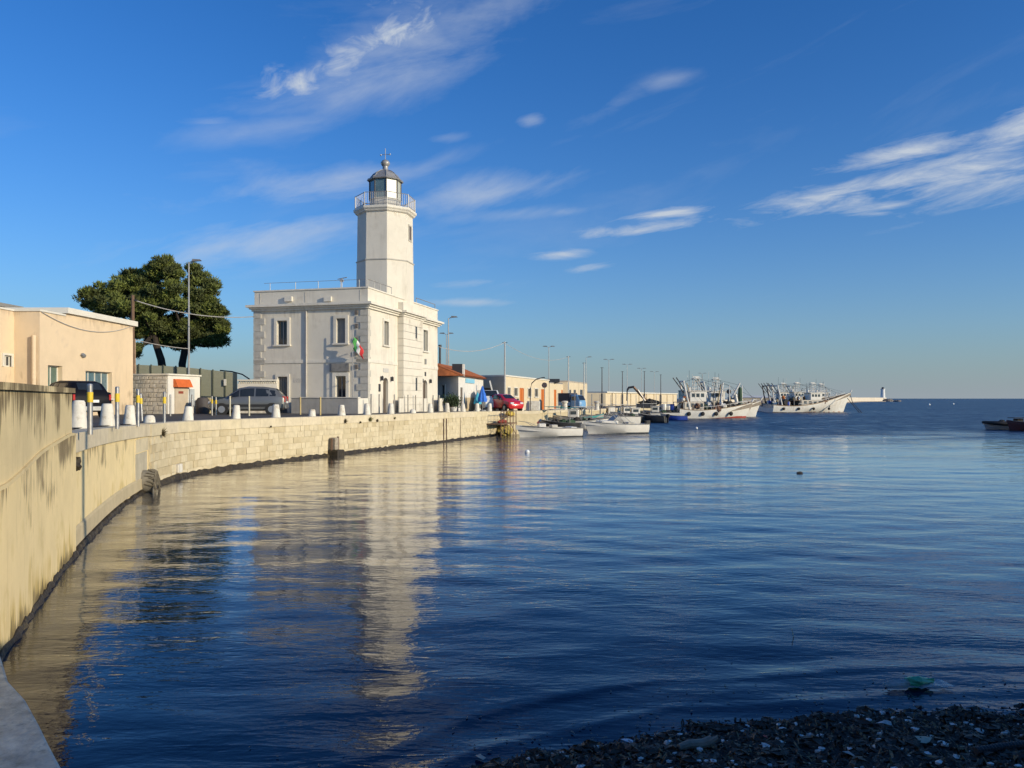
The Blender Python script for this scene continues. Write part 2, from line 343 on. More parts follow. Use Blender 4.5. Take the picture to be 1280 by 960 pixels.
M_mortar = mat('mortar', (.50, .415, .26), .95, .2, 4, .004, 40)
M_wallp = mat('sea_wall_render', (.80, .635, .33), .88, .08, 1.1, .004, 16, stain=((.58, .44, .15), .7, .56, .22), streak=(.40, .31, .16), streak_amt=.5, streak_thr=.60, streak_scale=4.5, run=[((.14, .10, .05), 2.3, .8, 1.29, .16, 14), ((.50, .35, .08), .1, 1.0, 1.22, .25, 6), ((.12, .09, .04), .0, .45, 1.22, .1, 13)])
M_parap = mat('parapet_render', (.66, .53, .285), .9, .10, 1.4, .004, 16, streak=(.34, .26, .14), streak_amt=.5, streak_thr=.58, streak_scale=5, run=[((.11, .075, .03), 3.2, 2.1, 1.235, .16, 16)])
M_grout = mat('grey_cement', (.50, .44, .31), .9, .15, 2.5, .004, 20, streak=(.2, .17, .12), streak_amt=.4)
M_algae = mat('wet_algae', (.035, .026, .014), .6, .5, 4, .03, 9, stain=((.10, .075, .03), 5, .58, .1))
M_slab = mat('landing_concrete', (.62, .60, .48), .9, .35, 5, .012, 26, stain=((.26, .27, .21), 9, .54, .2), streak=(.5, .46, .36), streak_amt=.4, streak_thr=.5)
M_weed = mat('dark_seaweed', (.018, .011, .006), .75, .5, 8, .03, 14, stain=((.07, .045, .025), 18, .6, .12))

# ------------------------------------------------------------------ quay line (water edge of the wall)
QP = [(-4.3, 3.0), (-5.0, 6.0), (-5.93, 8.9), (-7.0, 11.4), (-8.0, 13.8), (-9.08, 16.55), (-10.35, 20), (-11.3, 22.9), (-12.15, 26.0), (-12.45, 27.9), (-12.55, 29.6), (-12.35, 31.5), (-11.75, 33.7), (-11.05, 36), (-9.75, 39.5), (-6.5, 48), (-1.5, 61.5), (-.7, 63.7)]
def catmull(P, n=12):
    P = [Vector((*p, 0)) for p in P]; P = [2 * P[0] - P[1]] + P + [2 * P[-1] - P[-2]]; out = []
    for i in range(1, len(P) - 2):
        for k in range(n):
            t = k / n; a, b, c, d = P[i - 1], P[i], P[i + 1], P[i + 2]
            out.append(.5 * ((2 * b) + (c - a) * t + (2 * a - 5 * b + 4 * c - d) * t * t + (3 * b - a - 3 * c + d) * t ** 3))
    out.append(P[-2]); return np.array([(p.x, p.y) for p in out])
QL = catmull(QP); QS = np.concatenate([[0], np.cumsum(np.linalg.norm(np.diff(QL, axis=0), axis=1))])
QPX = 640 + F * QL[:, 0] / QL[:, 1]
def q_at(s, off=0.0):
    """point on the quay line at arc length s, off metres out over the water; tangent"""
    p = np.array([np.interp(s, QS, QL[:, 0]), np.interp(s, QS, QL[:, 1])]); e = .15
    a = np.array([np.interp(s - e, QS, QL[:, 0]), np.interp(s - e, QS, QL[:, 1])]); b = np.array([np.interp(s + e, QS, QL[:, 0]), np.interp(s + e, QS, QL[:, 1])])
    t = (b - a) / np.linalg.norm(b - a); n = np.array([t[1], -t[0]])
    return p + n * off, t, n
k0 = int(np.argmax(QL[:, 1] > 6))
def s_px(px): return float(np.interp(px, QPX[k0:], QS[k0:]))
S_PAR, S_STONE, S_END = s_px(90), s_px(188), QS[-1]

# ------------------------------------------------------------------ the sea
SHX = [-9, -3.0, -1.5, -.27, .6, 1.55, 2.4, 3.5, 5, 12, 60]; SHY = [3.0, 4.5, 5.25, 6.2, 6.55, 7.02, 7.1, 7.3, 7.42, 7.7, 8.5]
def shore(x): return np.interp(x, SHX, SHY)
def make_sea():
    xs = np.concatenate([-np.geomspace(9000, 16, 18), np.linspace(-14, 14, 300), np.linspace(14.3, 60, 90), np.geomspace(63, 9000, 18)])
    ys = np.concatenate([[-4000, -400, -60, -10, 0, 3], np.arange(4, 9.5, .035), np.geomspace(9.53, 70, 240), np.geomspace(74, 12000, 30)])
    X, Y = np.meshgrid(xs, ys); Z = np.zeros_like(X)
    r = np.random.default_rng(5)
    for i in range(26):
        lam = .7 * 1.13 ** i if i < 14 else r.uniform(.5, 2.2)
        th = -math.pi / 2 + r.normal(0, .5) ; k = 2 * math.pi / lam
        Z += .0011 * lam ** .75 * np.sin(k * (np.cos(th) * X + np.sin(th) * Y) + r.uniform(0, 6.28)) * (lam < 3)
    fade = np.clip((75 - Y) / 30, 0, 1) * np.clip((40 - np.abs(X)) / 12, 0, 1) * (Y > 0)
    Z *= fade
    d = Y - shore(X)
    wv = np.sin(X * 1.3 + 1) * .10 + np.sin(X * .55) * .16
    Z += fade * (.016 * np.exp(-((d - 1.05 - wv) / np.where(d - 1.05 - wv < 0, .10, .26)) ** 2) * (.75 + .25 * np.sin(X * 2.1 + .7))
                 + .006 * np.exp(-((d - 2.3 - 1.4 * wv) / .3) ** 2) * (.6 + .4 * np.sin(X * 1.5)) + .010 * np.exp(-((d - .35 - .5 * wv) / .12) ** 2))
    ny, nx = X.shape; idx = np.arange(nx * ny).reshape(ny, nx)
    Fc = np.stack([idx[:-1, :-1], idx[:-1, 1:], idx[1:, 1:], idx[1:, :-1]], -1).reshape(-1, 4)
    o = bpy.data.objects.new('sea', np_mesh('sea', np.stack([X, Y, Z], -1).reshape(-1, 3), Fc, M_water, True)); col.objects.link(o)
    struct(o)
make_sea()
sb = MB().add([(-9000, -4000, -4), (9000, -4000, -4), (9000, 12000, -4), (-9000, 12000, -4)], [(0, 1, 2, 3)]).build('sea_bed', mat('sea_bed_silt', (.03, .04, .05)))
struct(sb)

# ------------------------------------------------------------------ land behind the quay: road surface
FARQ = [(-.7, 63.7), (.9, 64.6), (2.25, 65.4), (2.4, 67.2), (1.0, 68.6), (4.4, 80), (8.8, 92), (16, 118), (25, 150), (42, 205), (62, 270), (70, 300)]
def make_road():
    edge = [tuple(q_at(s)[0] - q_at(s)[2] * .5) for s in np.arange(0, S_END, .6)] + [(p[0] - .5, p[1]) for p in FARQ]
    edge = [(-4.8, -30)] + edge
    mb = MB(); cols = [0, .6, 1.2, 3, 8, 20, 60, 200, 900]
    rows = []
    for (x, y) in edge: rows.append([(x - c, y, road_z(max(y, 0)) + (.004 * math.sin(x * 3 + c) if c < 20 else 0)) for c in cols])
    n = len(cols); V = [p for r in rows for p in r]
    Fs = [(i * n + j, i * n + j + 1, (i + 1) * n + j + 1, (i + 1) * n + j) for i in range(len(rows) - 1) for j in range(n - 1)]
    mb.add(V, Fs); return struct(mb.build('road', M_asphalt))
make_road()

# ------------------------------------------------------------------ near sea wall (rendered concrete) with parapet
def strip(mb, s0, s1, step, prof):
    """sweep a closed profile [(out, z or callable(y))] along the quay line"""
    rings = []
    n = max(2, int((s1 - s0) / step) + 1)
    for s in np.linspace(s0, s1, n):
        p, t, nn = q_at(s); y = p[1]
        rings.append([(p[0] + nn[0] * o, p[1] + nn[1] * o, z(y) if callable(z) else z) for (o, z) in prof])
    mb.rings(rings); return mb
def near_wall():
    t = thing('sea_wall', 'cream rendered sea wall curving along the water, streaked with dark stains', 'wall', (0, 0, 0))
    top = lambda y: road_z(y) - .02
    strip(MB(), .5, s_px(95), .4, [(0, -1.5), (0, top), (-.6, top), (-.6, -1.5)]).build('wall_face', M_wallp, t)
    strip(MB(), s_px(95), S_STONE, .4, [(-.07, -1.5), (-.07, lambda y: road_z(y) - .40), (-.6, lambda y: road_z(y) - .40), (-.6, -1.5)]).build('wall_panel', M_wallp, t)
    a, b = s_px(95), S_STONE; n = 5
    for i in range(n):
        strip(MB(), a + (b - a) * i / n + .006, a + (b - a) * (i + 1) / n - .006, .4, [(.0, lambda y: road_z(y) - .397), (.0, top), (-.5, top), (-.5, lambda y: road_z(y) - .397)]).build('coping_stone', M_coping if i != 2 else M_stone2, t)
    # toe of the wall at the waterline and worn patches
    rings = []
    for s in np.arange(.5, S_STONE, .16):
        p, tt, nn = q_at(s); w = random.uniform(.02, .07); h = random.uniform(.03, .11)
        rings.append([(p[0] + nn[0] * o_, p[1] + nn[1] * o_, z) for (o_, z) in ((w + .04, -1.0), (w, .01), (w * .4, h), (-.12, h + .02), (-.12, -1.0))])
    MB().rings(rings).build('algae_band', M_algae, t)
    strip(MB(), s_px(95), S_STONE - .3, .3, [(-.02, .115), (-.03, .42), (-.065, .47), (-.2, .47), (-.2, .115)]).build('wall_toe', M_stone3, t)
    strip(MB(), s_px(172), s_px(186), .3, [(-.055, .45), (-.055, 1.27), (-.2, 1.27), (-.2, .45)]).build('repair_patch', M_grout, t)
    strip(MB(), s_px(172), s_px(187.5), .3, [(-.045, 1.30), (-.045, 1.72), (-.2, 1.72), (-.2, 1.30)]).build('repair_patch', M_stone2, t)
    p, tt, nn = q_at(s_px(97)); 
    MB().blob((p[0] - .03, p[1], 1.72), (.10, .10, .12), jit=.4).build('drain_hole', M_algae, t)
    # ledge
    strip(MB(), .5, S_PAR + .05, .4, [(.035, lambda y: road_z(y) - .05), (.035, lambda y: road_z(y) + .0), (-.1, lambda y: road_z(y) + .0), (-.1, lambda y: road_z(y) - .05)]).build('ledge', M_parap, t)
    # parapet on top of the wall
    t2 = thing('parapet_wall', 'stained low parapet with a capping slab, standing on the near sea wall', 'wall', (0, 0, 0))
    strip(MB(), .5, S_PAR, .4, [(.0, lambda y: road_z(y) - .004), (.0, 3.10), (-.42, 3.10), (-.42, lambda y: road_z(y) - .004)]).build('wall_face', M_parap, t2)
    strip(MB(), .5, S_PAR + .05, .4, [(.05, 3.102), (.05, 3.19), (-.47, 3.22), (-.47, 3.102)]).build('capping_slab', M_parap, t2)
near_wall()

# ------------------------------------------------------------------ stone quay wall, block by block
def stone_wall():
    t = thing('stone_quay_wall', 'long pale limestone block wall along the harbour below the lighthouse', 'wall', (0, 0, 0))
    ctop = lambda y: road_z(y) - .42
    strip(MB(), S_STONE, S_END, .5, [(-.035, -1.5), (-.035, lambda y: road_z(y) - .05), (-.6, lambda y: road_z(y) - .05), (-.6, -1.5)]).build('wall_core', M_mortar, t)
    def block(mb, s0, s1, z0, z1, out, jit=.008):
        vs = []
        for s in (s0, s1):
            p, tt, nn = q_at(s)
            for (o, z) in ((-.3, z0), (out, z0), (out, z1), (-.3, z1)):
                j = random.uniform(-jit, jit) if o > -.2 else 0
                vs.append((p[0] + nn[0] * (o + j), p[1] + nn[1] * (o + j), z + (j if z not in () else 0)))
        mb.add(vs, [(0, 1, 2, 3), (7, 6, 5, 4), (0, 4, 5, 1), (1, 5, 6, 2), (2, 6, 7, 3), (3, 7, 4, 0)])
    # coping
    s = S_STONE + .01
    while s < S_END - .2:
        e = min(S_END, s + random.uniform(1.3, 1.9)); m = MB(); y = q_at((s + e) / 2)[0][1]
        vs = []
        for q in (s + .006, e - .006):
            p, tt, nn = q_at(q); zt, zb = road_z(p[1]), road_z(p[1]) - .415
            for (o, z) in ((-.55, zb), (.03, zb), (.03, zt - .03), (.0, zt), (-.55, zt)): vs.append((p[0] + nn[0] * o, p[1] + nn[1] * o, z))
        m.add(vs, [(0, 1, 2, 3, 4), (9, 8, 7, 6, 5), (0, 5, 6, 1), (1, 6, 7, 2), (2, 7, 8, 3), (3, 8, 9, 4), (4, 9, 5, 0)])
        m.build('coping_stone', random.choice([M_coping, M_coping, M_stone2]), t); s = e
    blocks = []; NC = 7
    for k in range(NC):
        s = S_STONE + random.uniform(0, .3)
        while s < S_END:
            e = min(S_END, s + random.uniform(.30, .72)); blocks.append((s, e, k)); s = e
    def geom(mb, b):
        s, e, k = b; y = q_at((s + e) / 2)[0][1]; zt = ctop(y); z0 = -.3 + (zt + .3) * k / NC; z1 = -.3 + (zt + .3) * (k + 1) / NC
        block(mb, s + .007, e - .007, z0 + .006, z1 - .006, random.uniform(-.014, .004))
    size = lambda b: (b[1] - b[0]) / q_at(b[0])[0][1] * (.4 if b[2] == 0 else 1)
    blocks.sort(key=size, reverse=True)
    for b in blocks[:300]:
        m = MB(); geom(m, b); m.build('stone_block', random.choice([M_stone, M_stone, M_stone2, M_stone2, M_stone3]), t)
    rest = MB()
    for b in blocks[300:]: geom(rest, b)
    o = rest.build('stone_courses', M_stone2, t); o['kind'] = 'stuff'
    # weed line at the water
    m = MB(); rings = []
    for s in np.arange(S_STONE, S_END, .22):
        p, tt, nn = q_at(s); w = .10 + .05 * random.random() + (.12 if p[1] < 35 else 0) * random.random(); h = .10 + .09 * random.random()
        rings.append([(p[0] + nn[0] * o_, p[1] + nn[1] * o_, z) for (o_, z) in ((w + .05, -1.0), (w, .02), (w * .5, h), (-.2, h + .03), (-.2, -1.0))])
    m.rings(rings).build('algae_band', M_algae, t)
    # iron rods and rust marks
    for px in (554, 557.5, 575):
        p, tt, nn = q_at(s_px(px)); MB().tube([(p[0] + nn[0] * .045, p[1] + nn[1] * .045, .1), (p[0] + nn[0] * .045, p[1] + nn[1] * .045, 1.6)], .03 if px < 570 else .015, 6).build('iron_rod', mat('rusty_iron', (.12, .07, .045), .8, .4, 6), t)
stone_wall()
def far_wall():
    t = thing('far_quay_wall', 'far stretch of quay wall behind the moored motorboats', 'wall', (0, 0, 0))
    for i in range(len(FARQ) - 1):
        a, b = Vector((*FARQ[i], 0)), Vector((*FARQ[i + 1], 0)); d = (b - a).normalized(); n = Vector((d.y, -d.x, 0)); za, zb = road_z(a.y), road_z(b.y)
        vs = [(*(a - n * .6).xy, -1.5), (*a.xy, -1.5), (*a.xy, za - .25), (*(a - n * .6).xy, za - .25), (*(b - n * .6).xy, -1.5), (*b.xy, -1.5), (*b.xy, zb - .25), (*(b - n * .6).xy, zb - .25)]
        F6 = [(0, 1, 2, 3), (7, 6, 5, 4), (0, 4, 5, 1), (1, 5, 6, 2), (2, 6, 7, 3), (3, 7, 4, 0)]
        MB().add(vs, F6).build('wall_face', M_stone, t)
        n2 = n * .04
        vs = [(*(a - n * .55).xy, za - .247), (*(a + n2).xy, za - .247), (*(a + n2).xy, za + .01), (*(a - n * .55).xy, za + .01), (*(b - n * .55).xy, zb - .247), (*(b + n2).xy, zb - .247), (*(b + n2).xy, zb + .01), (*(b - n * .55).xy, zb + .01)]
        MB().add(vs, F6).build('coping_stone', M_coping, t)
far_wall()

# ------------------------------------------------------------------ landing slab bottom left
def landing():
    t = thing('landing_slab', 'worn grey concrete landing slab at the foot of the sea wall', 'slab', (0, 0, 0))
    edge = [(-.9, 2.2), (-1.75, 3.5), (-2.45, 4.4), (-2.93, 5.0), (-3.22, 5.35), (-3.5, 5.66), (-3.88, 6.1), (-4.28, 6.55), (-4.75, 7.15), (-5.2, 7.7)]
    inner = [(-6.3, 7.7), (-6.3, 2.2)]
    ej = [(x + random.uniform(-.012, .012), y + random.uniform(-.02, .02)) for x, y in edge]
    MB().prism(ej + inner, .42, .60).build('top_slab', M_slab, t, bevel=.02)
    MB().prism([(x - .12, y - .06) for x, y in edge] + inner, -1.2, .415).build('footing', M_algae, t)
landing()

# ------------------------------------------------------------------ beach of dark seaweed
def beach_z(x, y):
    d = shore(x) - y
    return np.where(d > 0, .15 * d, .22 * d) + .018 * np.sin(x * 7 + y * 3) * np.sin(y * 9 + x) + .025 * np.sin(x * 2.3 + 1) * np.exp(-(d - .5) ** 2 / .5)
def make_beach():
    xs = np.concatenate([np.linspace(-3.6, 8, 300), np.linspace(8.3, 60, 40)]); ys = np.concatenate([np.linspace(-25, 4, 30), np.linspace(4.03, 9, 160), np.linspace(9.5, 14, 8)])
    X, Y = np.meshgrid(xs, ys); Z = beach_z(X, Y) + rng.normal(0, .006, X.shape)
    ny, nx = X.shape; idx = np.arange(nx * ny).reshape(ny, nx)
    Fc = np.stack([idx[:-1, :-1], idx[:-1, 1:], idx[1:, 1:], idx[1:, :-1]], -1).reshape(-1, 4)
    o = bpy.data.objects.new('beach', np_mesh('beach', np.stack([X, Y, Z], -1).reshape(-1, 3), Fc, M_weed, False)); col.objects.link(o); struct(o)
make_beach()
def scatter_strips(n, xr, yr, lmin, lmax, w, m, name, label, lift=.012, dmin=-.05):
    x = rng.uniform(*xr, n); d = dmin + (rng.random(n) ** 1.1) * (yr); y = shore(x) - d
    z = beach_z(x, y) + rng.random(n) * lift
    L = rng.uniform(lmin, lmax, n); a = rng.uniform(0, 6.28, n); tilt = rng.normal(0, .45, n)
    dx = np.stack([np.cos(a) * np.cos(tilt), np.sin(a) * np.cos(tilt), np.sin(tilt)], -1) * L[:, None] / 2
    wd = np.stack([-np.sin(a), np.cos(a), rng.normal(0, .5, n)], -1) * (w * rng.uniform(.6, 1.4, n))[:, None] / 2
    c = np.stack([x, y, z], -1)
    V = np.stack([c - dx - wd, c + dx - wd, c + dx + wd, c - dx + wd], 1).reshape(-1, 3); Fc = np.arange(4 * n).reshape(-1, 4)
    o = bpy.data.objects.new(name, np_mesh(name, V, Fc, m)); col.objects.link(o); return tag(o, label, 'debris', None, 'stuff')
scatter_strips(12000, (-1.2, 6.5), 2.2, .04, .13, .014, mat('seaweed_strip', (.030, .018, .009), .6, .6, 30), 'seaweed_wrack', 'dark dead seaweed strips covering the shore')
scatter_strips(3000, (-1.2, 6.5), 2.2, .03, .09, .014, mat('dry_seaweed_strip', (.24, .16, .08), .8, .5, 30), 'dry_seaweed', 'paler dry seaweed scraps among the dark wrack', .02)
def clumps():
    m = MB(); r = random.Random(13)
    for i in range(900):
        x = r.uniform(-1.1, 6.4); y = float(shore(x)) - r.uniform(-.12, 2.0); q = r.uniform(.02, .07)
        m.blob((x, y, float(beach_z(x, y)) + q * .1), (q * 1.3, q, q * .55), 6, 3, .5)
    tag(m.build('seaweed_clumps', mat('seaweed_clump', (.034, .021, .010), .55, .6, 9, .01, 60), None), 'wet dark clumps of seaweed heaped along the waterline', 'seaweed', None, 'stuff')
clumps()
def shells():
    m = MB(); r = random.Random(3)
    for i in range(700):
        x = r.uniform(-1, 6.2); y = float(shore(x)) - r.uniform(.02, 2.0); q = r.choice([.006, .008, .011, .016, .026, .034])
        m.blob((x, y, float(beach_z(x, y)) + q * .5), (q, q * r.uniform(.5, 1), q * .5), 6, 3, .35)
    tag(m.build('shell_fragments', mat('shell_white', (.80, .74, .62), .6, .45, 22), None), 'pale shell and pebble fragments strewn through the seaweed', 'shells', None, 'stuff')
shells()

def drift():
    n = 420; x = rng.uniform(-3, 6.2, n); d = rng.gamma(1.3, .35, n) + .02; y = shore(x) + d; q = rng.uniform(.008, .03, n); a = rng.uniform(0, 6.28, n)
    c = np.stack([x, y, np.full(n, .012) + .012 * np.exp(-d)], -1); u = np.stack([np.cos(a), np.sin(a), 0 * a], -1) * q[:, None]; v = np.stack([-np.sin(a), np.cos(a), 0 * a], -1) * q[:, None] * .45
    V = np.stack([c - u, c - v, c + u, c + v], 1).reshape(-1, 3)
    o = bpy.data.objects.new('floating_weed', np_mesh('floating_weed', V, np.arange(4 * n).reshape(-1, 4), mat('wet_floating_weed', (.035, .027, .016), .4, .6, 14))); col.objects.link(o); tag(o, 'scraps of weed floating in the shallows along the shore', 'weed', None, 'stuff')
drift()
# ------------------------------------------------------------------ lighthouse
M_plast = mat('off_white_plaster', (.705, .65, .535), .85, .06, .8, .002, 12, run=[((.40, .34, .25), 9.1, 6.4, 1.36, .25, 3.2), ((.45, .39, .29), 16.75, 13.2, 1.40, .22, 3), ((.42, .37, .29), 2.0, 3.4, 1.33, .25, 4)], streak=(.42, .37, .29), streak_amt=.36, streak_thr=.54, streak_scale=3.5, stain=((.57, .51, .40), .9, .55, .3))
M_trim = mat('trim_plaster', (.72, .67, .56), .8, .07, 1.5, streak=(.40, .36, .28), streak_amt=.45, streak_thr=.52, streak_scale=3)
M_quoin = mat('grey_quoin_stone', (.50, .47, .40), .85, .15, 3, .004, 20)
M_glass = mat('dark_window_glass', (.018, .022, .028), .08, .3, 3, spec=.6)
M_glass2 = mat('grey_blind', (.20, .205, .20), .5, .15, 2)
M_frame = mat('window_frame_grey', (.30, .30, .28), .6, .1)
M_door = mat('brown_wood_door', (.13, .10, .075), .6, .25, 5, stretch=(6, 6, 1))
M_doorg = mat('grey_wood_door', (.24, .225, .20), .6, .2, 5, stretch=(6, 6, 1))
M_iron = mat('painted_iron', (.33, .32, .30), .5, .15, 6, metal=.3)
M_dkiron = mat('dark_iron', (.05, .05, .055), .5, .2, 6, metal=.4)
M_lead = mat('dome_lead', (.34, .33, .31), .45, .25, 3, .002, 14, metal=.35)
M_roofing = mat('roof_felt', (.22, .21, .2), .9)

def win(parent, O, X, N, a0, a1, z0, z1, recess=.2, sur=.16, sill=True, glass=None, bars=1, frame=None, name='window', proud=.07):
    """one opening's joinery: frame (the part) with pane, surround and sill below it"""
    fr = MB(); w = .055
    fr.fbox(O, X, N, a0, a0 + w, z0, z1, -recess, -recess + .06); fr.fbox(O, X, N, a1 - w, a1, z0, z1, -recess, -recess + .06)
    fr.fbox(O, X, N, a0 + w, a1 - w, z1 - w, z1, -recess, -recess + .06); fr.fbox(O, X, N, a0 + w, a1 - w, z0, z0 + w, -recess, -recess + .06)
    for k in range(bars):
        c = a0 + (a1 - a0) * (k + 1) / (bars + 1); fr.fbox(O, X, N, c - .025, c + .025, z0 + w, z1 - w, -recess, -recess + .06)
    f = fr.build(name, frame or M_frame, parent)
    MB().fbox(O, X, N, a0 + .01, a1 - .01, z0 + .01, z1 - .01, -recess - .02, -recess + .02).build('pane', glass or M_glass, f)
    if sur:
        s = MB(); s.fbox(O, X, N, a0 - sur, a0, z0, z1 + sur, -.05, proud); s.fbox(O, X, N, a1, a1 + sur, z0, z1 + sur, -.05, proud); s.fbox(O, X, N, a0, a1, z1, z1 + sur, -.05, proud)
        s.build('surround', M_trim, f)
    if sill: MB().fbox(O, X, N, a0 - sur - .06, a1 + sur + .06, z0 - .10, z0, -.05, proud + .07).build('sill', M_trim, f)
    return f

def lighthouse():
    Cw = (-9.2, 49.0); ang = R(-14); gz = 2.0
    t = thing('lighthouse', 'white lighthouse with an octagonal tower rising from a square two storey keeper house', 'lighthouse', (Cw[0], Cw[1], 0), ang)
    u = (-math.sin(ang), math.cos(ang)); fx = (-math.cos(ang), -math.sin(ang))       # along the right face, along the front face to the left
    Wf, Wr = 8.13, 13.25
    F_ = lambda px0, py0, px1, py1: (lambda a, b: (min(-b[0], -a[0]), max(-b[0], -a[0]), zpx(py1, (a[1] + b[1]) / 2), zpx(py0, (a[1] + b[1]) / 2)))(line_px(Cw, fx, px0), line_px(Cw, fx, px1))
    R_ = lambda px0, py0, px1, py1: (lambda a, b: (min(a[0], b[0]), max(a[0], b[0]), zpx(py1, (a[1] + b[1]) / 2), zpx(py0, (a[1] + b[1]) / 2)))(line_px(Cw, u, px0), line_px(Cw, u, px1))
    OF, XF, NF = (0, 0), (1, 0), (0, -1)             # front facade, a = local x (negative to the left)
    OR, XR, NR = (0, 0), (0, 1), (1, 0)              # right facade, a = local y
    zc = zpx(386, 49.3); zp = zpx(360, 49.0); zct = zpx(377.5, 49.0)      # cornice underside, parapet top, cornice top
    zs = zpx(449, 49.5)                              # string course
    fw1, fw2 = F_(346.5, 400.8, 359.4, 431), F_(420.8, 398, 432, 429)
    fd1, fd2 = F_(347.5, 470.7, 359.8, 512), F_(419.8, 470, 432.7, 512)
    fd1 = (*fd1[:2], gz, fd1[3]); fd2 = (*fd2[:2], gz + .02, fd2[3])
    rw1, rw3 = R_(479.3, 401.7, 485, 431.7), R_(528.4, 412.8, 534, 439)
    rd1, rd2 = R_(478.8, 472, 485.2, 511.7), R_(528.6, 475, 534.2, 511)
    rd1 = (*rd1[:2], gz + .02, rd1[3]); rd2 = (*rd2[:2], gz + .02, rd2[3])
    w = MB()
    w.facade((-Wf, 0), (1, 0), NF, Wf, 1.5, zc, [(a0 + Wf, a1 + Wf, b0, b1) for (a0, a1, b0, b1) in (fw1, fw2, fd1, fd2)], .3)
    w.facade(OR, XR, NR, Wr, 1.5, zc, [rw1, rw3, rd1, rd2], .3)
    w.facade((-Wf, Wr), (1, 0), (0, 1), Wf, 1.5, zc, [], .3); w.facade((-Wf, 0), (0, 1), (-1, 0), Wr, 1.5, zc, [], .3)
    w.build('wall', M_plast, t)
    # near-black block behind the openings: the rooms' gloom is put into its colour
    MB().box(-Wf + .34, -.34, .34, Wr - .34, 1.6, zc - .1).build('interior', mat('painted_gloom', (.03, .03, .03), .9), t)
    win(t, OF, XF, NF, *fw1, bars=1, glass=M_glass, sur=.2); win(t, OF, XF, NF, *fw2, bars=0, glass=M_glass2, sur=.2)
    win(t, OF, XF, NF, *fd1, bars=3, glass=M_doorg, frame=M_doorg, sur=.16, sill=False, name='door'); win(t, OF, XF, NF, *fd2, bars=1, glass=M_glass, sur=.22, sill=False, name='door')
    win(t, OR, XR, NR, *rw1, bars=0, sur=.16, glass=M_glass2, recess=.22); win(t, OR, XR, NR, *rw3, bars=0, sur=.16, glass=M_glass2, recess=.22)
    for rd in (rd1, rd2):
        d = win(t, OR, XR, NR, *rd, bars=1, glass=M_door, frame=M_door, sur=0, sill=False, name='door', recess=.24)
        a, b, z1 = rd[0], rd[1], rd[3]; arch = MB(); c = (a + b) / 2; r = (b - a) / 2     # arched head filling the corners of the opening
        for k in range(6):
            th0, th1 = math.pi * k / 6, math.pi * (k + 1) / 6
            q = [(c + r * math.cos(th0), z1 - .35 + .35 * math.sin(th0)), (c + r * math.cos(th1), z1 - .35 + .35 * math.sin(th1))]
            vs = []
            for dd in (-.25, .004):
                vs += [(dd, q[0][0], q[0][1]), (dd, q[1][0], q[1][1]), (dd, q[1][0], z1 + .01), (dd, q[0][0], z1 + .01)]
            arch.add(vs, [(0, 1, 2, 3), (7, 6, 5, 4), (0, 4, 5, 1), (1, 5, 6, 2), (2, 6, 7, 3), (3, 7, 4, 0)])
        arch.build('arch_head', M_trim, d)
        for s in (-1, 1):
            k = c + s * (r + .42)
            MB().box(.0, .10, k - .03, k + .03, z1 + .02, z1 + .06).box(.06, .2, k - .07, k + .07, z1 - .22, z1 + .02).add([(.13, k, z1 + .12), (.05, k - .09, z1 + .02), (.21, k - .09, z1 + .02), (.21, k + .09, z1 + .02), (.05, k + .09, z1 + .02)], [(0, 1, 2), (0, 2, 3), (0, 3, 4), (0, 4, 1)]).build('wall_lantern', M_dkiron, t)
        MB().box(.0, .05, a - .75, a - .5, z1 - .95, z1 - .45).build('notice_board', M_dkiron, t)
    MB().box(0, .03, *rd1[:2], rd1[3] + .35, rd1[3] + .62).build('name_plaque', mat('plaque_stone', (.52, .50, .45), .7, .3, 30), t)
    MB().box(0, .04, (rd2[0] + rd2[1]) / 2 - .12, (rd2[0] + rd2[1]) / 2 + .12, rd2[3] + .3, rd2[3] + .62).build('crest_plaque', M_dkiron, t)
    MB().box(0, .10, (rw3[0] + rw3[1]) / 2 - .12, (rw3[0] + rw3[1]) / 2 + .12, rw3[2] - 1.0, rw3[2] - .6).build('alarm_box', M_frame, t)
    a0, a1, b0, b1 = F_(413, 454.5, 437, 464.4); MB().fbox(OF, XF, NF, a0, a1, b0, b1, 0, .12).build('sign_panel', mat('faded_sign', (.22, .21, .19), .7, .25, 4), t)
    a0, a1, b0, b1 = F_(367, 473, 378, 478); MB().fbox(OF, XF, NF, a0, a1, b0, b1, 0, .012).build('wall_plaque', mat('worn_plaque', (.56, .52, .44), .8, .25, 14), t)
    # string courses
    MB().box(-Wf - .05, .05, -.05, 0, zs - .22, zs).box(0.0, .05, 0, 4.85, zs - .22, zs).box(0, .05, 8.75, Wr, zs - .22, zs).build('string_course', M_trim, t)
    # rusticated bay under the tower, course by course
    y0, y1 = 4.9, 8.7; n = 14; zz = np.linspace(1.5, zc, n + 1)
    slit1, slit2 = R_(511.5, 407.5, 515, 423), R_(511.7, 472.5, 515.2, 488.3)
    MB().box(.02, .40, y0 + .03, y1 - .03, 1.5, zc).build('bay_core', M_quoin, t)
    for i in range(n):
        m = MB(); segs = [(y0, y1)]
        for sl in (slit1, slit2):
            if zz[i + 1] > sl[2] + .1 and zz[i] < sl[3] - .1: segs = [(y0, (sl[0] + sl[1]) / 2 - .18), ((sl[0] + sl[1]) / 2 + .18, y1)]
        for (a, b) in segs: m.box(.0, .45, a, b, zz[i] + .012, zz[i + 1] - .012)
        m.build('stone_course', M_plast, t)
    for sl in (slit1, slit2):
        c = (sl[0] + sl[1]) / 2; MB().box(.3, .42, c - .17, c + .17, sl[2], sl[3]).build('slit_window', M_glass, t)
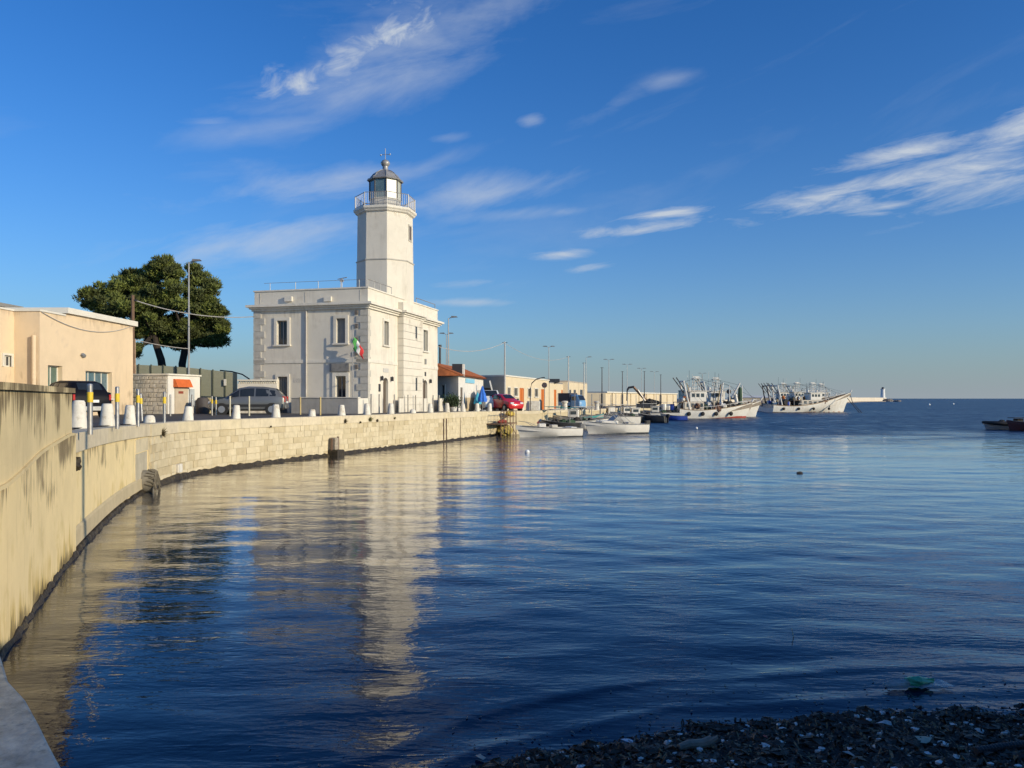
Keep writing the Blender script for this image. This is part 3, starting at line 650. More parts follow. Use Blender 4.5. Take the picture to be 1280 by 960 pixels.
    # cornice and parapet
    def ring(x0, x1, yy0, yy1, z0, z1, th, m, name):
        MB().box(x0, x1, yy0, yy0 + th, z0, z1).box(x0, x1, yy1 - th, yy1, z0, z1).box(x0, x0 + th, yy0 + th, yy1 - th, z0, z1).box(x1 - th, x1, yy0 + th, yy1 - th, z0, z1).build(name, m, t)
    hc = zct - zc
    for (e, za, zb) in ((.14, 0, .33), (.26, .333, .62), (.42, .623, 1.0)):
        ring(-Wf - e, e, -e, Wr + e, zc + hc * za, zc + hc * zb, .8, M_trim, 'cornice_moulding')
        MB().box(e + .004, e + .36, y0 - e * .6, y1 + e * .6, zc + hc * za + .002, zc + hc * zb - .002).build('cornice_moulding', M_trim, t)
    ring(-Wf, 0, 0, Wr, zct + .003, zp, .3, M_plast, 'parapet')
    MB().box(.0, .40, y0 + .1, y1 - .1, zct + .003, zp - .3).build('bay_parapet', M_plast, t)
    ring(-Wf - .06, .06, -.06, Wr + .06, zp + .003, zp + .09, .42, M_trim, 'parapet_capping')
    MB().box(-Wf + .3, -.3, .3, Wr - .3, zct - .2, zct + .15).build('roof', M_roofing, t)
    for px in (361, 410):
        a0, a1, b0, b1 = F_(px - 4, 371, px + 5, 377); MB().fbox(OF, XF, NF, a0, a1, b0, b1, .0, .16).build('parapet_vent', M_trim, t)
    for px in (325, 381.5, 450):
        a = F_(px, 380, px + 1, 381)[0]; MB().fbox(OF, XF, NF, a - .03, a + .03, zct + .1, zp - .1, .0, .012).build('drain_joint', M_quoin, t)
    a = F_(383.5, 380, 384.5, 381)[0]; MB().tube([(a, -.07, 2.0), (a, -.07, zc)], .05, 8).build('downpipe', mat('painted_pipe', (.52, .48, .40), .6), t, True)
    # quoins
    nq = 15; zq = np.linspace(gz + .2, zc - .02, nq + 1)
    for i in range(nq):
        L1 = .78 if i % 2 else .5
        MB().box(-L1, .04, -.05, .0, zq[i] + .012, zq[i + 1] - .012).box(.0, .04, .0, .25 + .15 * (i % 2), zq[i] + .012, zq[i + 1] - .012).build('quoin_stone', M_quoin, t)
        MB().box(-Wf - .05, -Wf + L1, -.05, .0, zq[i] + .012, zq[i + 1] - .012).build('quoin_stone', M_quoin, t)
        if i % 2 == 0 and i > 5:
            MB().box(-.86, -.66, -.10, -.0, zq[i] + .08, zq[i + 1] - .08).build('broken_quoin', mat('dark_broken_stone', (.16, .14, .12), .9, .4, 8), t)
    # roof railing and aerial
    m = MB()
    for px in (334, 366, 394.5, 423, 446):
        a = F_(px, 355, px + .5, 356)[0]; m.tube([(a, .35, zp + .05), (a, .35, zp + .62)], .02, 5)
    m.tube([(-Wf + .5, .35, zp + .62), (-.3, .35, zp + .62)], .014, 5); m.tube([(-.15, .3, zp + .62), (-.15, 4.2, zp + .62)], .03, 5)
    for yy in np.linspace(.3, 4.2, 5): m.tube([(-.15, yy, zp + .05), (-.15, yy, zp + .62)], .022, 5)
    m.build('roof_railing', M_iron, t)
    MB().tube([(-.15, 8.9, zp + .05), (-.15, 8.9, zp + .5), (-.15, Wr - .2, zp + .5), (-.15, Wr - .2, zp + .05)], .03, 5).build('roof_railing', M_iron, t)
    a = F_(423, 355, 424, 356)[0]; MB().tube([(a, .5, zp), (a, .5, zp + .75)], .03, 5).tube([(a - .3, .5, zp + .72), (a + .35, .5, zp + .82)], .03, 5).box(a - .12, a + .1, .44, .56, zp + .55, zp + .7).build('roof_aerial', M_iron, t)
    # terrace in front
    MB().box(-4.55, .0, -1.5, -.06, 1.4, zpx(497.5, 47.5)).build('terrace_wall', mat('grey_terrace_render', (.40, .38, .34), .85, .12, 1.5, streak=(.22, .2, .17), streak_amt=.3), t)
    MB().box(.004, .05, -1.5, -.06, 1.4, zpx(497.5, 47.5) - .02).build('terrace_end', M_trim, t)
    MB().box(-4.6, .06, -1.55, -1.2, zpx(497.5, 47.5) + .003, zpx(497.5, 47.5) + .06).build('terrace_capping', M_trim, t)
    for (a, b) in ((4.0, 4.85), (8.8, 9.4), (12.2, 13.2)):
        MB().box(.45, .52, a, b, 1.4, 3.0).build('plinth_panel', M_trim, t)
    # ---- tower
    tx, ty, Rt = -1.80, 6.95, 2.02; rot = R(4) + R(22.5)
    zg = zpx(258, 54.6)
    oc = lambda r, n=8: [(tx + r * math.cos(rot + 2 * math.pi * k / n), ty + r * math.sin(rot + 2 * math.pi * k / n)) for k in range(n)]
    zst = zpx(325, 54.8)
    sh = MB().lathe([(Rt * 1.03, zp - 1.2), (Rt * 1.02, zst)], 8, (tx, ty, 0), rot).build('tower_shaft', M_plast, t)
    sh2 = MB().lathe([(Rt * 1.005, zst + .003), (Rt * .985, zg - .28)], 8, (tx, ty, 0), rot).build('tower_shaft', M_plast, t)
    MB().lathe([(Rt * 1.0, zst - .09), (Rt * 1.05, zst - .05), (Rt * 1.05, zst + .02), (Rt * 1.0, zst + .05)], 8, (tx, ty, 0), rot).build('tower_band', M_quoin, t)
    for (cy, hh) in ((288.5, .5), (365, .45)):     # slits in the face that looks along the quay
        zz_ = zpx(cy, 55); c = Matrix.Translation((tx, ty, zz_)) @ Matrix.Rotation(R(4), 4, 'Z')
        ap = Rt * math.cos(R(22.5)) * 1.0
        fr = MB().box(ap - .1, ap + .04, -.36, -.25, -hh - .1, hh + .1, c).box(ap - .1, ap + .04, .25, .36, -hh - .1, hh + .1, c).box(ap - .1, ap + .04, -.25, .25, hh, hh + .1, c).box(ap - .1, ap + .04, -.25, .25, -hh - .1, -hh, c).build('tower_window', M_quoin, t)
        MB().box(ap - .12, ap + .024, -.245, .245, -hh, hh, c).build('pane', M_door, fr)
    MB().lathe([(Rt * .985, zg - .42), (Rt * 1.06, zg - .34), (Rt * 1.08, zg - .26), (Rt * 1.13, zg - .16), (Rt * 1.13, zg), (.5, zg + .01)], 8, (tx, ty, 0), rot).build('gallery', M_trim, t)
    # gallery railing
    m = MB(); P = oc(Rt * 1.07)
    for k in range(8):
        a, b = Vector((*P[k], zg)), Vector((*P[(k + 1) % 8], zg))
        m.tube([a, a + Vector((0, 0, .98))], .035, 5)
        for z in (.12, .95): m.tube([a + Vector((0, 0, z)), b + Vector((0, 0, z))], .026, 5)
        for j in range(1, 11):
            q = a.lerp(b, j / 11); m.tube([q + Vector((0, 0, .12)), q + Vector((0, 0, .95))], .011, 4)
    m.build('gallery_railing', M_iron, t)
    # lantern room
    Rl = 1.13; zl0, zl1 = zg + .75, zpx(223, 55.2)
    lan = MB().lathe([(Rl, zg), (Rl, zl0), (Rl + .05, zl0), (Rl + .05, zl0 + .06), (.9, zl0 + .06)], 8, (tx, ty, 0), rot).build('lantern_base', mat('lantern_base_paint', (.40, .39, .36), .6), t)
    Q = oc(Rl)
    for k in range(8):
        a, b = Vector((*Q[k], 0)), Vector((*Q[(k + 1) % 8], 0)); n = ((a + b) / 2 - Vector((tx, ty, 0))).normalized(); d = (b - a).normalized()
        MB().tube([(a.x, a.y, zl0), (a.x, a.y, zl1)], .05, 6).build('mullion', M_dkiron, lan)
        face = (k * 45 + 4 + 45) % 360
        m = MB(); p, q = a + d * .05, b - d * .05
        m.add([(*(p - n * .01).xy, zl0 + .07), (*(q - n * .01).xy, zl0 + .07), (*(q - n * .01).xy, zl1), (*(p - n * .01).xy, zl1), (*(p - n * .03).xy, zl0 + .07), (*(q - n * .03).xy, zl0 + .07), (*(q - n * .03).xy, zl1), (*(p - n * .03).xy, zl1)], [(0, 1, 2, 3), (7, 6, 5, 4), (0, 4, 5, 1), (1, 5, 6, 2), (2, 6, 7, 3), (3, 7, 4, 0)])
        # landward half is blanked with white panels; the seaward panes are glass
        wn_ = n.copy(); wn_.rotate(Matrix.Rotation(ang, 3, 'Z'))
        blank = wn_.x > .15
        m.build('blanking_panel' if blank else 'lantern_pane', mat('white_panel', (.46, .47, .38), .35, .05) if blank else mat('lantern_glass', (.10, .16, .17), .08, .2, 2, spec=.8), lan)
    MB().lathe([(.28, zl0), (.42, zl0 + .25), (.46, zl0 + .6), (.3, zl0 + .95)], 12, (tx, ty, 0)).build('lamp_lens', mat('lens_glass', (.25, .42, .38), .1), lan, True)
    ribs = MB().lathe([(Rl + .16, zl1), (Rl + .2, zl1 + .06), (Rl + .14, zl1 + .14), (Rl - .02, zl1 + .2), (Rl - .25, zl1 + .5), (Rl - .55, zl1 + .72), (.26, zl1 + .84)], 8, (tx, ty, 0), rot).build('dome', M_lead, t)
    for k in range(8):
        w_ = rot + 2 * math.pi * k / 8; c, s = math.cos(w_), math.sin(w_)
        MB().tube([(tx + c * r, ty + s * r, z) for (r, z) in ((Rl + .14, zl1 + .15), (Rl - .02, zl1 + .215), (Rl - .25, zl1 + .515), (Rl - .55, zl1 + .735), (.26, zl1 + .855))], .03, 5).build('dome_rib', M_lead, ribs)
    zb = zl1 + .84
    MB().lathe([(.26, zb), (.2, zb + .12), (.2, zb + .3), (.24, zb + .34), (.33, zb + .48), (.33, zb + .6), (.22, zb + .74), (.08, zb + .8)], 14, (tx, ty, 0)).build('ventilator', M_lead, t, True)
    v = MB().tube([(tx, ty, zb + .8), (tx, ty, zb + 1.62)], .025, 6).tube([(tx - .34, ty, zb + 1.2), (tx + .34, ty, zb + 1.16)], .02, 5).build('weather_vane', M_iron, t)
    for s in (-1, 1): MB().blob((tx + s * .36, ty, zb + 1.18), .075, 8, 5, 0).build('wind_cup', mat('bright_metal', (.8, .8, .8), .25, .05, metal=.8), v, True)
    return t
LH = lighthouse()

# flag on the corner of the lighthouse
def flag():
    t = thing('flag_pole', 'slim flag pole carrying a green, white and red flag at the lighthouse corner', 'flag', (xpx(441, 48.6), 48.55, 0))
    zt = zpx(408, 48.6)
    MB().tube([(0, 0, 3.0), (0, 0, zt)], [.035, .025], 8).build('pole', M_iron, t)
    MB().box(-.02, .02, 0.0, .5, 4.2, 4.25).box(-.02, .02, 0, .5, 6.0, 6.05).build('bracket', M_iron, t)
    for i, c in enumerate(((.10, .42, .10), (.75, .75, .70), (.70, .05, .05))):
        m = MB(); n = 6; rows = []
        for k in range(n + 1):
            u_ = (i + k / n) / 3; x = .04 + u_ * .62; drop = .15 + u_ * .72
            rows.append([(x + .05 * math.sin(j * 2 + u_ * 5), -.06 * math.sin(u_ * 9 + j), zpx(424, 48.6) - drop + .32 - j * .155) for j in range(6)])
        V = [p for r in rows for p in r]; m.add(V, [(a * 6 + b, a * 6 + b + 1, (a + 1) * 6 + b + 1, (a + 1) * 6 + b) for a in range(n) for b in range(5)])
        o = m.build('flag_stripe', mat('flag_%d' % i, c, .8, .1), t, 'all'); s = o.modifiers.new('solid', 'SOLIDIFY'); s.thickness = .008
flag()
# ------------------------------------------------------------------ buildings on the left
M_peach = mat('peach_render', (.72, .56, .365), .88, .07, .8, .002, 14, run=[((.40, .31, .2), 2.0, 4.6, 1.28, .2, 4), ((.5, .38, .25), 7.4, 6.2, 1.3, .2, 5)], stain=((.58, .45, .31), .8, .58, .25), streak=(.40, .30, .2), streak_amt=.3, streak_thr=.6, streak_scale=3)
M_white = mat('white_render', (.70, .67, .60), .85, .07, 1, .002, 14, streak=(.45, .40, .32), streak_amt=.3, streak_thr=.57)
M_fascia = mat('cream_fascia', (.70, .66, .56), .8, .06)
M_wood = mat('weathered_wood', (.15, .09, .055), .85, .35, 6, .004, 20, stretch=(6, 6, .6))
M_rubble = mat('rubble_mortar', (.50, .46, .38), .9, .2, 3)
M_rub = [mat('rubble_stone_a', (.54, .50, .42), .9, .2, 5, .01, 14), mat('rubble_stone_b', (.48, .44, .36), .9, .2, 5, .01, 14), mat('rubble_stone_c', (.56, .51, .42), .9, .2, 5, .01, 14)]
M_galv = mat('galvanised_steel', (.38, .37, .35), .45, .2, 8, metal=.7)
M_pole = mat('lamp_post_paint', (.36, .36, .35), .5, .12, 4, metal=.3)
M_yellow = mat('yellow_band', (.72, .50, .03), .6, .15, 8)
M_cable = mat('cable_grey', (.42, .40, .37), .6, .1)
M_cabledk = mat('cable_black', (.05, .05, .05), .6, .1)

def peach_house():
    t = thing('peach_building', 'peach rendered flat roofed building beside the black car', 'building', (0, 0, 0))
    X = -23.0; yA, yB, yC = 37.4, 39.6, 46.6; zg = 1.6; zl, zm = 7.24, 7.38
    N = (1, 0)
    w1 = (43.6 - 37.4, 0, 0, 0)
    def op(px0, py0, px1, py1):
        ya, yb = [X / ((p - 640) / F) for p in (px0, px1)]; return (ya, yb, zpx(py1, (ya + yb) / 2), zpx(py0, (ya + yb) / 2))
    o1, o2 = op(60, 457, 78, 486), op(107, 464.5, 140, 498)
    w = MB(); L = yC - yA
    w.facade((X, yA), (0, 1), N, yB - yA, zg, zl, [(o1[0] - yA, o1[1] - yA, o1[2], o1[3])] if o1[1] < yB else [], .35)
    w.facade((X, yB), (0, 1), N, yC - yB, zg, zm, [(o2[0] - yB, o2[1] - yB, o2[2], o2[3])], .35)
    w.facade((-36, yC), (1, 0), (0, 1), 13, zg, zm, [], .3)
    w.facade((-24.25, yA), (1, 0), (0, -1), 1.25, zg, zl, [], .3)
    o3 = (lambda ya, yb: (ya, yb, zpx(458, 36.7), zpx(444, 36.7)))(-24.25 / ((4 - 640) / F), -24.25 / ((13.5 - 640) / F))
    w.facade((-24.25, 28), (0, 1), N, yA - 28, zg, zl, [(o3[0] - 28, o3[1] - 28, o3[2], o3[3])], .2)
    w.add([(-36, 28, zg), (-24.25, 28, zg), (-24.25, 28, zl), (-36, 28, zl)], [(0, 1, 2, 3)])
    w.build('wall', M_peach, t)
    O = (X, 0)
    win(t, O, (0, 1), N, *o1, recess=.3, sur=0, sill=False, glass=mat('green_pane', (.10, .16, .13), .15, .2, 2), bars=1, frame=M_fascia)
    win(t, O, (0, 1), N, *o2, recess=.3, sur=0, sill=True, glass=mat('blue_pane', (.10, .17, .20), .12, .2, 2), bars=3, frame=M_fascia)
    win(t, (-24.25, 0), (0, 1), N, *o3, recess=.12, sur=.1, sill=False, glass=M_glass, bars=1, frame=M_fascia)
    MB().box(-36, X + .18, yB - .1, yC + .25, zm + .003, zm + .30).build('roof_edge', M_fascia, t)
    MB().box(-36, X + .06, yA - .06, yB - .104, zl + .003, zl + .09).box(-36, -24.19, 27.9, yA - .064, zl + .003, zl + .09).build('parapet_capping', M_fascia, t)
    MB().box(-36, X - .2, yA + .1, yC - .3, zl - .3, zl - .1).build('roof', M_roofing, t)
    MB().tube([(xpx(41, 37.2), 37.28, 2.0), (xpx(41, 37.2), 37.28, zpx(419, 37.2))], .10, 10).build('drainpipe', M_peach, t, True)
    a = Vector((X + .04, yA + .1, zpx(390, 37.5))); b = Vector((X + .04, yC - .3, zpx(408, 46.3)))
    MB().tube([a.lerp(b, k / 14) - Vector((0, 0, .62 * 4 * (k / 14) * (1 - k / 14))) for k in range(15)], .022, 5).build('wall_cable', M_cable, t)
    MB().blob((X + .05, 41.1, zpx(444, 41)), (.08, .3, .12), 8, 4, .3).build('wall_light', M_galv, t)
    # dampish lower course
    # roofed block behind
    t = thing('roof_canopy', 'dark flat roof canopy behind the peach building at the left edge', 'roof', (0, 0, 0))
    d = 46
    MB().box(-45, xpx(29.5, d + 5), d, d + 5, zpx(376, d), zpx(371, d)).build('roof_slab', mat('canopy_concrete', (.25, .24, .22), .9), t)
    MB().box(-45, xpx(27, d + 5), d + .3, d + 4.5, 2.0, zpx(376.1, d)).build('back_wall', mat('dark_green_wall', (.10, .105, .09), .9), t)
peach_house()

def wood_pole():
    d = 48.2; x = xpx(166, d)
    t = thing('wooden_pole', 'brown wooden cable pole at the corner of the peach building', 'pole', (x, d, 0))
    MB().tube([(0, 0, 1.9), (0, 0, zpx(369, d))], [.13, .10], 8).build('post', M_wood, t, True)
    for dx, z1 in ((-.16, 418), (.14, 424)): MB().tube([(dx, .02, 1.9), (dx * .9, 0, zpx(z1, d))], .055, 6).build('conduit', mat('rust_conduit', (.30, .20, .13), .8, .3, 5), t, True)
    MB().box(-.04, .25, -.05, .05, zpx(376, d), zpx(374.5, d)).build('bracket', M_dkiron, t)
    a = Vector((x, d, zpx(374.5, d))); b = Vector((-17.0, 51.05, zpx(395.5, 51)))
    o = MB().tube([a.lerp(b, k / 16) - Vector((0, 0, .42 * 4 * (k / 16) * (1 - k / 16))) for k in range(17)], .028, 5).build('overhead_cable', M_cable)
    tag(o, 'pale overhead cable from the wooden pole across the pine to the lighthouse', 'cable')
    a = Vector((x, d, zpx(424, d))); b = Vector((xpx(236, 51), 51, zpx(436, 51)))
    o = MB().tube([a.lerp(b, k / 12) - Vector((0, 0, .08 * 4 * (k / 12) * (1 - k / 12))) for k in range(13)], .02, 5).build('overhead_cable', M_cable)
    tag(o, 'lower thin cable from the wooden pole to the tall lamp post', 'cable')
wood_pole()

def hut():
    a = Vector((xpx(210, 47), 47, 0)); b = Vector((xpx(250, 50), 50, 0)); l = Vector((-25.2, 47.9, 0)); bk = Vector((-23.6, 51.2, 0))
    zt = 2.0 + 2.42; t = thing('stone_hut', 'small white hut with rubble stone side and orange door canopy', 'hut', (0, 0, 0))
    MB().prism([l.xy, a.xy, b.xy, bk.xy], 1.6, zt).build('wall', M_white, t)
    MB().prism([(l.x, l.y - .0), (a.x - .02, a.y - .12), (a.x + .1, a.y - .12), (b.x + .1, b.y), (bk.x, bk.y + .1), (l.x, l.y + .1)], zt + .003, zt + .10).build('roof_slab', M_fascia, t)
    # rubble facing on the side towards the camera
    d = (a - l).normalized(); n = Vector((d.y, -d.x, 0)); L = (a - l).length
    core = MB().fbox(l, d, n, .0, L - .05, 1.7, zt - .05, -.05, .02).build('rubble_core', M_rubble, t)
    r = random.Random(8); z = 2.0
    while z < zt - .1:
        h = r.uniform(.2, .3); s = 0
        while s < L - .1:
            w = r.uniform(.25, .5); e = min(L - .06, s + w); m = MB()
            q = [(s + .02, z + .02 + r.uniform(0, .05)), (e - .02, z + .02 + r.uniform(0, .05)), (e - .02 - r.uniform(0, .05), min(zt - .06, z + h - .01)), (s + .02 + r.uniform(0, .05), min(zt - .06, z + h - .01))]
            vs = [(l.x + d.x * p + n.x * o, l.y + d.y * p + n.y * o, zz) for o in (.0, .05 + r.uniform(0, .03)) for (p, zz) in q]
            m.add(vs, [(3, 2, 1, 0), (4, 5, 6, 7), (0, 1, 5, 4), (1, 2, 6, 5), (2, 3, 7, 6), (3, 0, 4, 7)]); m.build('rubble_stone', r.choice(M_rub), t); s = e
        z += h
    # door and canopy on the bright face
    d = (b - a).normalized(); n = Vector((d.y, -d.x, 0)); A = lambda px: line_px(a, d, px)[0]
    MB().fbox(a, d, n, A(218), A(234), 2.02, zpx(483, 48), 0, .06).build('door', mat('beige_door', (.50, .42, .31), .6, .1, 2, streak=(.38, .3, .2), streak_amt=.4), t)
    m = MB(); c0, c1 = A(216.5), A(235.5); zt_, zb_ = zpx(474, 48), zpx(484, 48)
    vs = [(a.x + d.x * s + n.x * o, a.y + d.y * s + n.y * o, z) for s in (c0, c1) for (o, z) in ((.0, zt_), (.12, zt_), (.36, zb_), (.0, zb_))]
    m.add(vs, [(0, 1, 2, 3), (7, 6, 5, 4), (0, 4, 5, 1), (1, 5, 6, 2), (2, 6, 7, 3), (3, 7, 4, 0)]).build('canopy', mat('orange_canvas', (.62, .13, .025), .7, .12, 4), t)
    MB().fbox(a, d, n, A(222), A(228), zpx(492, 48), zpx(489, 48), .06, .075).build('door_sign', mat('dark_red_sign', (.25, .05, .03), .6), t)
    MB().fbox(a, d, n, A(235.8), A(241.5), 2.5, zpx(486, 48), 0, .10).build('meter_box', mat('grey_box', (.42, .45, .46), .5), t)
hut()

def green_fence():
    M_mesh = mat('green_mesh', (.27, .27, .19), .8, .12, 3, stretch=(1, 1, 20)); M_gp = mat('green_post', (.09, .10, .07), .6)
    P = [(xpx(158, 54), 54, 455.5), (xpx(210, 55.5), 55.5, 457.5), (xpx(250, 57), 57, 461), (xpx(297, 58), 58, 466.5)]
    t = thing('screen_fence', 'long grey green screened fence behind the stone hut', 'fence', (0, 0, 0)); n = 9
    px = np.linspace(158, 297, n + 1)
    for i in range(n):
        a, b = [(xpx(p, np.interp(p, [158, 297], [51.5, 51.95])), float(np.interp(p, [158, 297], [51.5, 51.95])), zpx(np.interp(p, [158, 210, 250, 297], [455.5, 457.5, 461, 466.5]), float(np.interp(p, [158, 297], [51.5, 51.95])))) for p in (px[i], px[i + 1])]
        g = .04
        MB().add([(a[0] + g, a[1], 1.9), (b[0] - g, b[1], 1.9), (b[0] - g, b[1], b[2]), (a[0] + g, a[1], a[2]), (a[0] + g, a[1] + .03, 1.9), (b[0] - g, b[1] + .03, 1.9), (b[0] - g, b[1] + .03, b[2]), (a[0] + g, a[1] + .03, a[2])],
                 [(0, 1, 2, 3), (7, 6, 5, 4), (0, 4, 5, 1), (1, 5, 6, 2), (2, 6, 7, 3), (3, 7, 4, 0)]).build('fence_panel', M_mesh, t)
        MB().box(a[0] - .035, a[0] + .035, a[1] - .05, a[1] + .05, 1.9, a[2] + .06).build('post', M_gp, t)
    MB().box(xpx(280, 51.8), xpx(283, 51.8), 51.75, 51.8, zpx(482, 52), zpx(474, 52)).build('notice', M_fascia, t)
    t = thing('balustrade_wall', 'low white wall with balustrade between fence and lighthouse', 'wall', (0, 0, 0)); d = 49.6
    MB().box(xpx(297, d), xpx(346, d), d, d + .3, 1.9, zpx(479.5, d)).build('wall_face', M_plast, t)
    MB().box(xpx(297, d), xpx(346, d), d - .05, d + .35, zpx(476.2, d), zpx(474.4, d)).build('rail', M_plast, t)
    for k in range(18):
        x = xpx(298.5 + k * 2.7, d); MB().lathe([(.05, 0), (.085, .05), (.05, .11), (.06, zpx(476.2, d) - zpx(479.5, d))], 8, (x, d + .15, zpx(479.5, d))).build('baluster', M_plast, t, True)
    # ochre concrete blocks and the dark bin beside the hut
    t = tag(MB().prism([(xpx(251, 49), 49), (xpx(263, 49), 49), (xpx(265, 50), 50), (xpx(252, 50), 50)], 1.95, zpx(497, 49.3)).build('concrete_block', mat('ochre_block', (.50, .42, .22), .9, .2), bevel=.04), 'ochre concrete block between the hut and the silver car', 'block')
    o = tag(MB().lathe([(.36, 0), (.42, .15), (.42, .8), (.3, 1.0), (.1, 1.05)], 12, (xpx(253.5, 48.2), 48.2, 2.03)).build('rubbish_bin', mat('dark_bin', (.07, .06, .055), .7), None, True), 'dark rounded rubbish bin beside the white hut', 'bin')
    o = MB().tube([(xpx(275, 58.5), 58.5, zpx(463, 58.5)), (xpx(290, 58.5), 58.5, zpx(464.5, 58.5)), (xpx(303, 58.5), 58.5, zpx(468, 58.5)), (xpx(312, 58.5), 58.5, zpx(474, 58.5))], .05, 5).build('bent_pipe', M_dkiron)
    tag(o, 'dark bent pipe arching from the fence towards the lighthouse', 'pipe')
green_fence()

# ------------------------------------------------------------------ pines
def pines():
    M_need = [mat('pine_needles_a', (.13, .155, .028), .75, .45, .9), mat('pine_needles_b', (.075, .09, .02), .75, .45, .9)]
    M_bark = mat('pine_bark', (.035, .026, .02), .95, .35, 4, .02, 10)
    lobes = [[(148, 368, 32, 20, 0), (130, 377, 16, 12, -1), (172, 348, 26, 22, 1), (165, 385, 32, 20, -1.5), (190, 375, 30, 26, 0), (178, 410, 22, 22, 0), (176, 438, 13, 9, -1), (150, 392, 26, 12, 0), (215, 418, 26, 16, 1), (192, 395, 28, 28, -1), (205, 400, 30, 30, 1), (203, 335, 22, 16, 0), (188, 352, 22, 18, 0), (222, 352, 20, 18, 0), (160, 362, 22, 16, .5), (195, 424, 18, 12, 1)],
             [(212, 340, 26, 20, 0), (240, 350, 28, 24, 1), (250, 380, 32, 26, 0), (262, 388, 20, 22, 0), (225, 375, 30, 26, -2), (235, 410, 32, 18, 0), (256, 412, 24, 14, 1), (270, 424, 12, 8, 0), (254, 365, 22, 18, 0), (272, 405, 9, 14, 0), (250, 425, 20, 8, 0), (225, 400, 30, 24, 1), (222, 430, 18, 8, 0)]]
    trunks = [[(213, 520), (209, 470), (206, 450), (200, 432), (195, 405), (180, 380)], [(225, 520), (225, 470), (225, 455), (229, 434), (236, 410), (245, 380)]]
    labs = ['left pine with a spreading dark crown behind the screen fence', 'right pine with a rounded dense crown behind the tall lamp post']
    D = 59.0; r = np.random.default_rng(21)
    for k in range(2):
        bx, by = xpx(trunks[k][0][0], D), D + (.4 if k else -.6)
        t = thing('pine_tree', labs[k], 'tree', (bx, by, 2.0), 0, 'pines behind the fence')
        pts = [(xpx(p, D) - bx, 0, zpx(q, D) - 2.0) for p, q in trunks[k]]; pts[0] = (pts[0][0], 0, -.2)
        tr = MB().tube(pts, [.36, .31, .28, .25, .2, .1], 9).build('trunk', M_bark, t, True)
        centers = []; br = MB()
        for (px, py, rx, ry, dy) in lobes[k]:
            cx, cz = xpx(px, D) - bx, zpx(py, D) - 2.0; RX, RZ = rx * D / F * .80, ry * D / F * .84; RY = min(RX, 2.6) * 1.1
            j = 3 if py < 420 else 3
            fork = Vector(pts[3]).lerp(Vector(pts[4]), r.random()); e = Vector((cx, dy, cz)); mid = fork.lerp(e, .55) + Vector((0, 0, -.4))
            br.tube([fork, mid, e], [.16, .11, .05], 6)
            n = int(9 + RX * RZ * 6.0)
            for _ in range(n):
                v = r.normal(size=3); v /= np.linalg.norm(v); q = r.random() ** .42
                centers.append((cx + v[0] * RX * q, dy + v[1] * RY * q, cz + v[2] * RZ * q, r.uniform(.24, .52)))
        br.build('limbs', M_bark, t, True)
        C = np.array(centers); nt_ = 300
        for half, mm in enumerate(M_need):
            Ch = C[half::2]; N = len(Ch) * nt_
            cen = np.repeat(Ch, nt_, 0); v = r.normal(size=(N, 3)); v /= np.linalg.norm(v, axis=1)[:, None]
            p = cen[:, :3] + v * (cen[:, 3:4] * r.random((N, 1)) ** .5) * np.array([1.25, 1.25, .75])
            dirv = v * .6 + r.normal(0, .45, (N, 3)) + np.array([0, 0, .5]); dirv /= np.linalg.norm(dirv, axis=1)[:, None]
            side = np.cross(dirv, r.normal(size=(N, 3))); side /= np.linalg.norm(side, axis=1)[:, None]
            Lg = r.uniform(.14, .32, (N, 1)); wd = r.uniform(.03, .065, (N, 1))
            V = np.stack([p - side * wd, p + side * wd, p + dirv * Lg], 1).reshape(-1, 3)
            o = bpy.data.objects.new('crown', np_mesh('crown', V, np.arange(3 * N).reshape(-1, 3), mm)); col.objects.link(o); o.parent = t
pines()

# ------------------------------------------------------------------ lamp posts
def lamp(px, ytop, d, label, arm=.7, both=False, zb=None, r0=.085, head=True):
    x = xpx(px, d); zb = road_z(d) if zb is None else zb; zt = zpx(ytop, d); h = zt - zb
    t = thing('lamp_post', label, 'lamp post', (x, d, zb), 0, 'lamp posts along the harbour road')
    MB().tube([(0, 0, 0), (0, 0, h * .3), (0, 0, h)], [r0, r0 * .85, r0 * .55], 8).build('post', M_pole, t, True)
    MB().tube([(0, 0, 0), (0, 0, .9)], r0 * 1.25, 8).build('base_sleeve', M_pole, t, True)
    if head:
        for s in ((1, -1) if both else (1,)):
            MB().tube([(0, 0, h - .05), (s * arm * .5, 0, h + .10), (s * arm * .8, 0, h + .12)], .035, 6).build('arm', M_pole, t)
            MB().add([(s * arm * .45, -.12, h + .06), (s * arm * .45, .12, h + .06), (s * (arm + .35), .09, h + .10), (s * (arm + .35), -.09, h + .10), (s * arm * .55, -.1, h + .22), (s * arm * .55, .1, h + .22), (s * (arm + .25), .07, h + .2), (s * (arm + .25), -.07, h + .2)], [(0, 1, 2, 3), (7, 6, 5, 4), (0, 4, 5, 1), (1, 5, 6, 2), (2, 6, 7, 3), (3, 7, 4, 0)]).build('lamp_head', mat('lamp_head', (.16, .16, .16), .5), t)
    return t
lamp(236, 328, 51, 'tall grey lamp post in front of the right pine', .5)

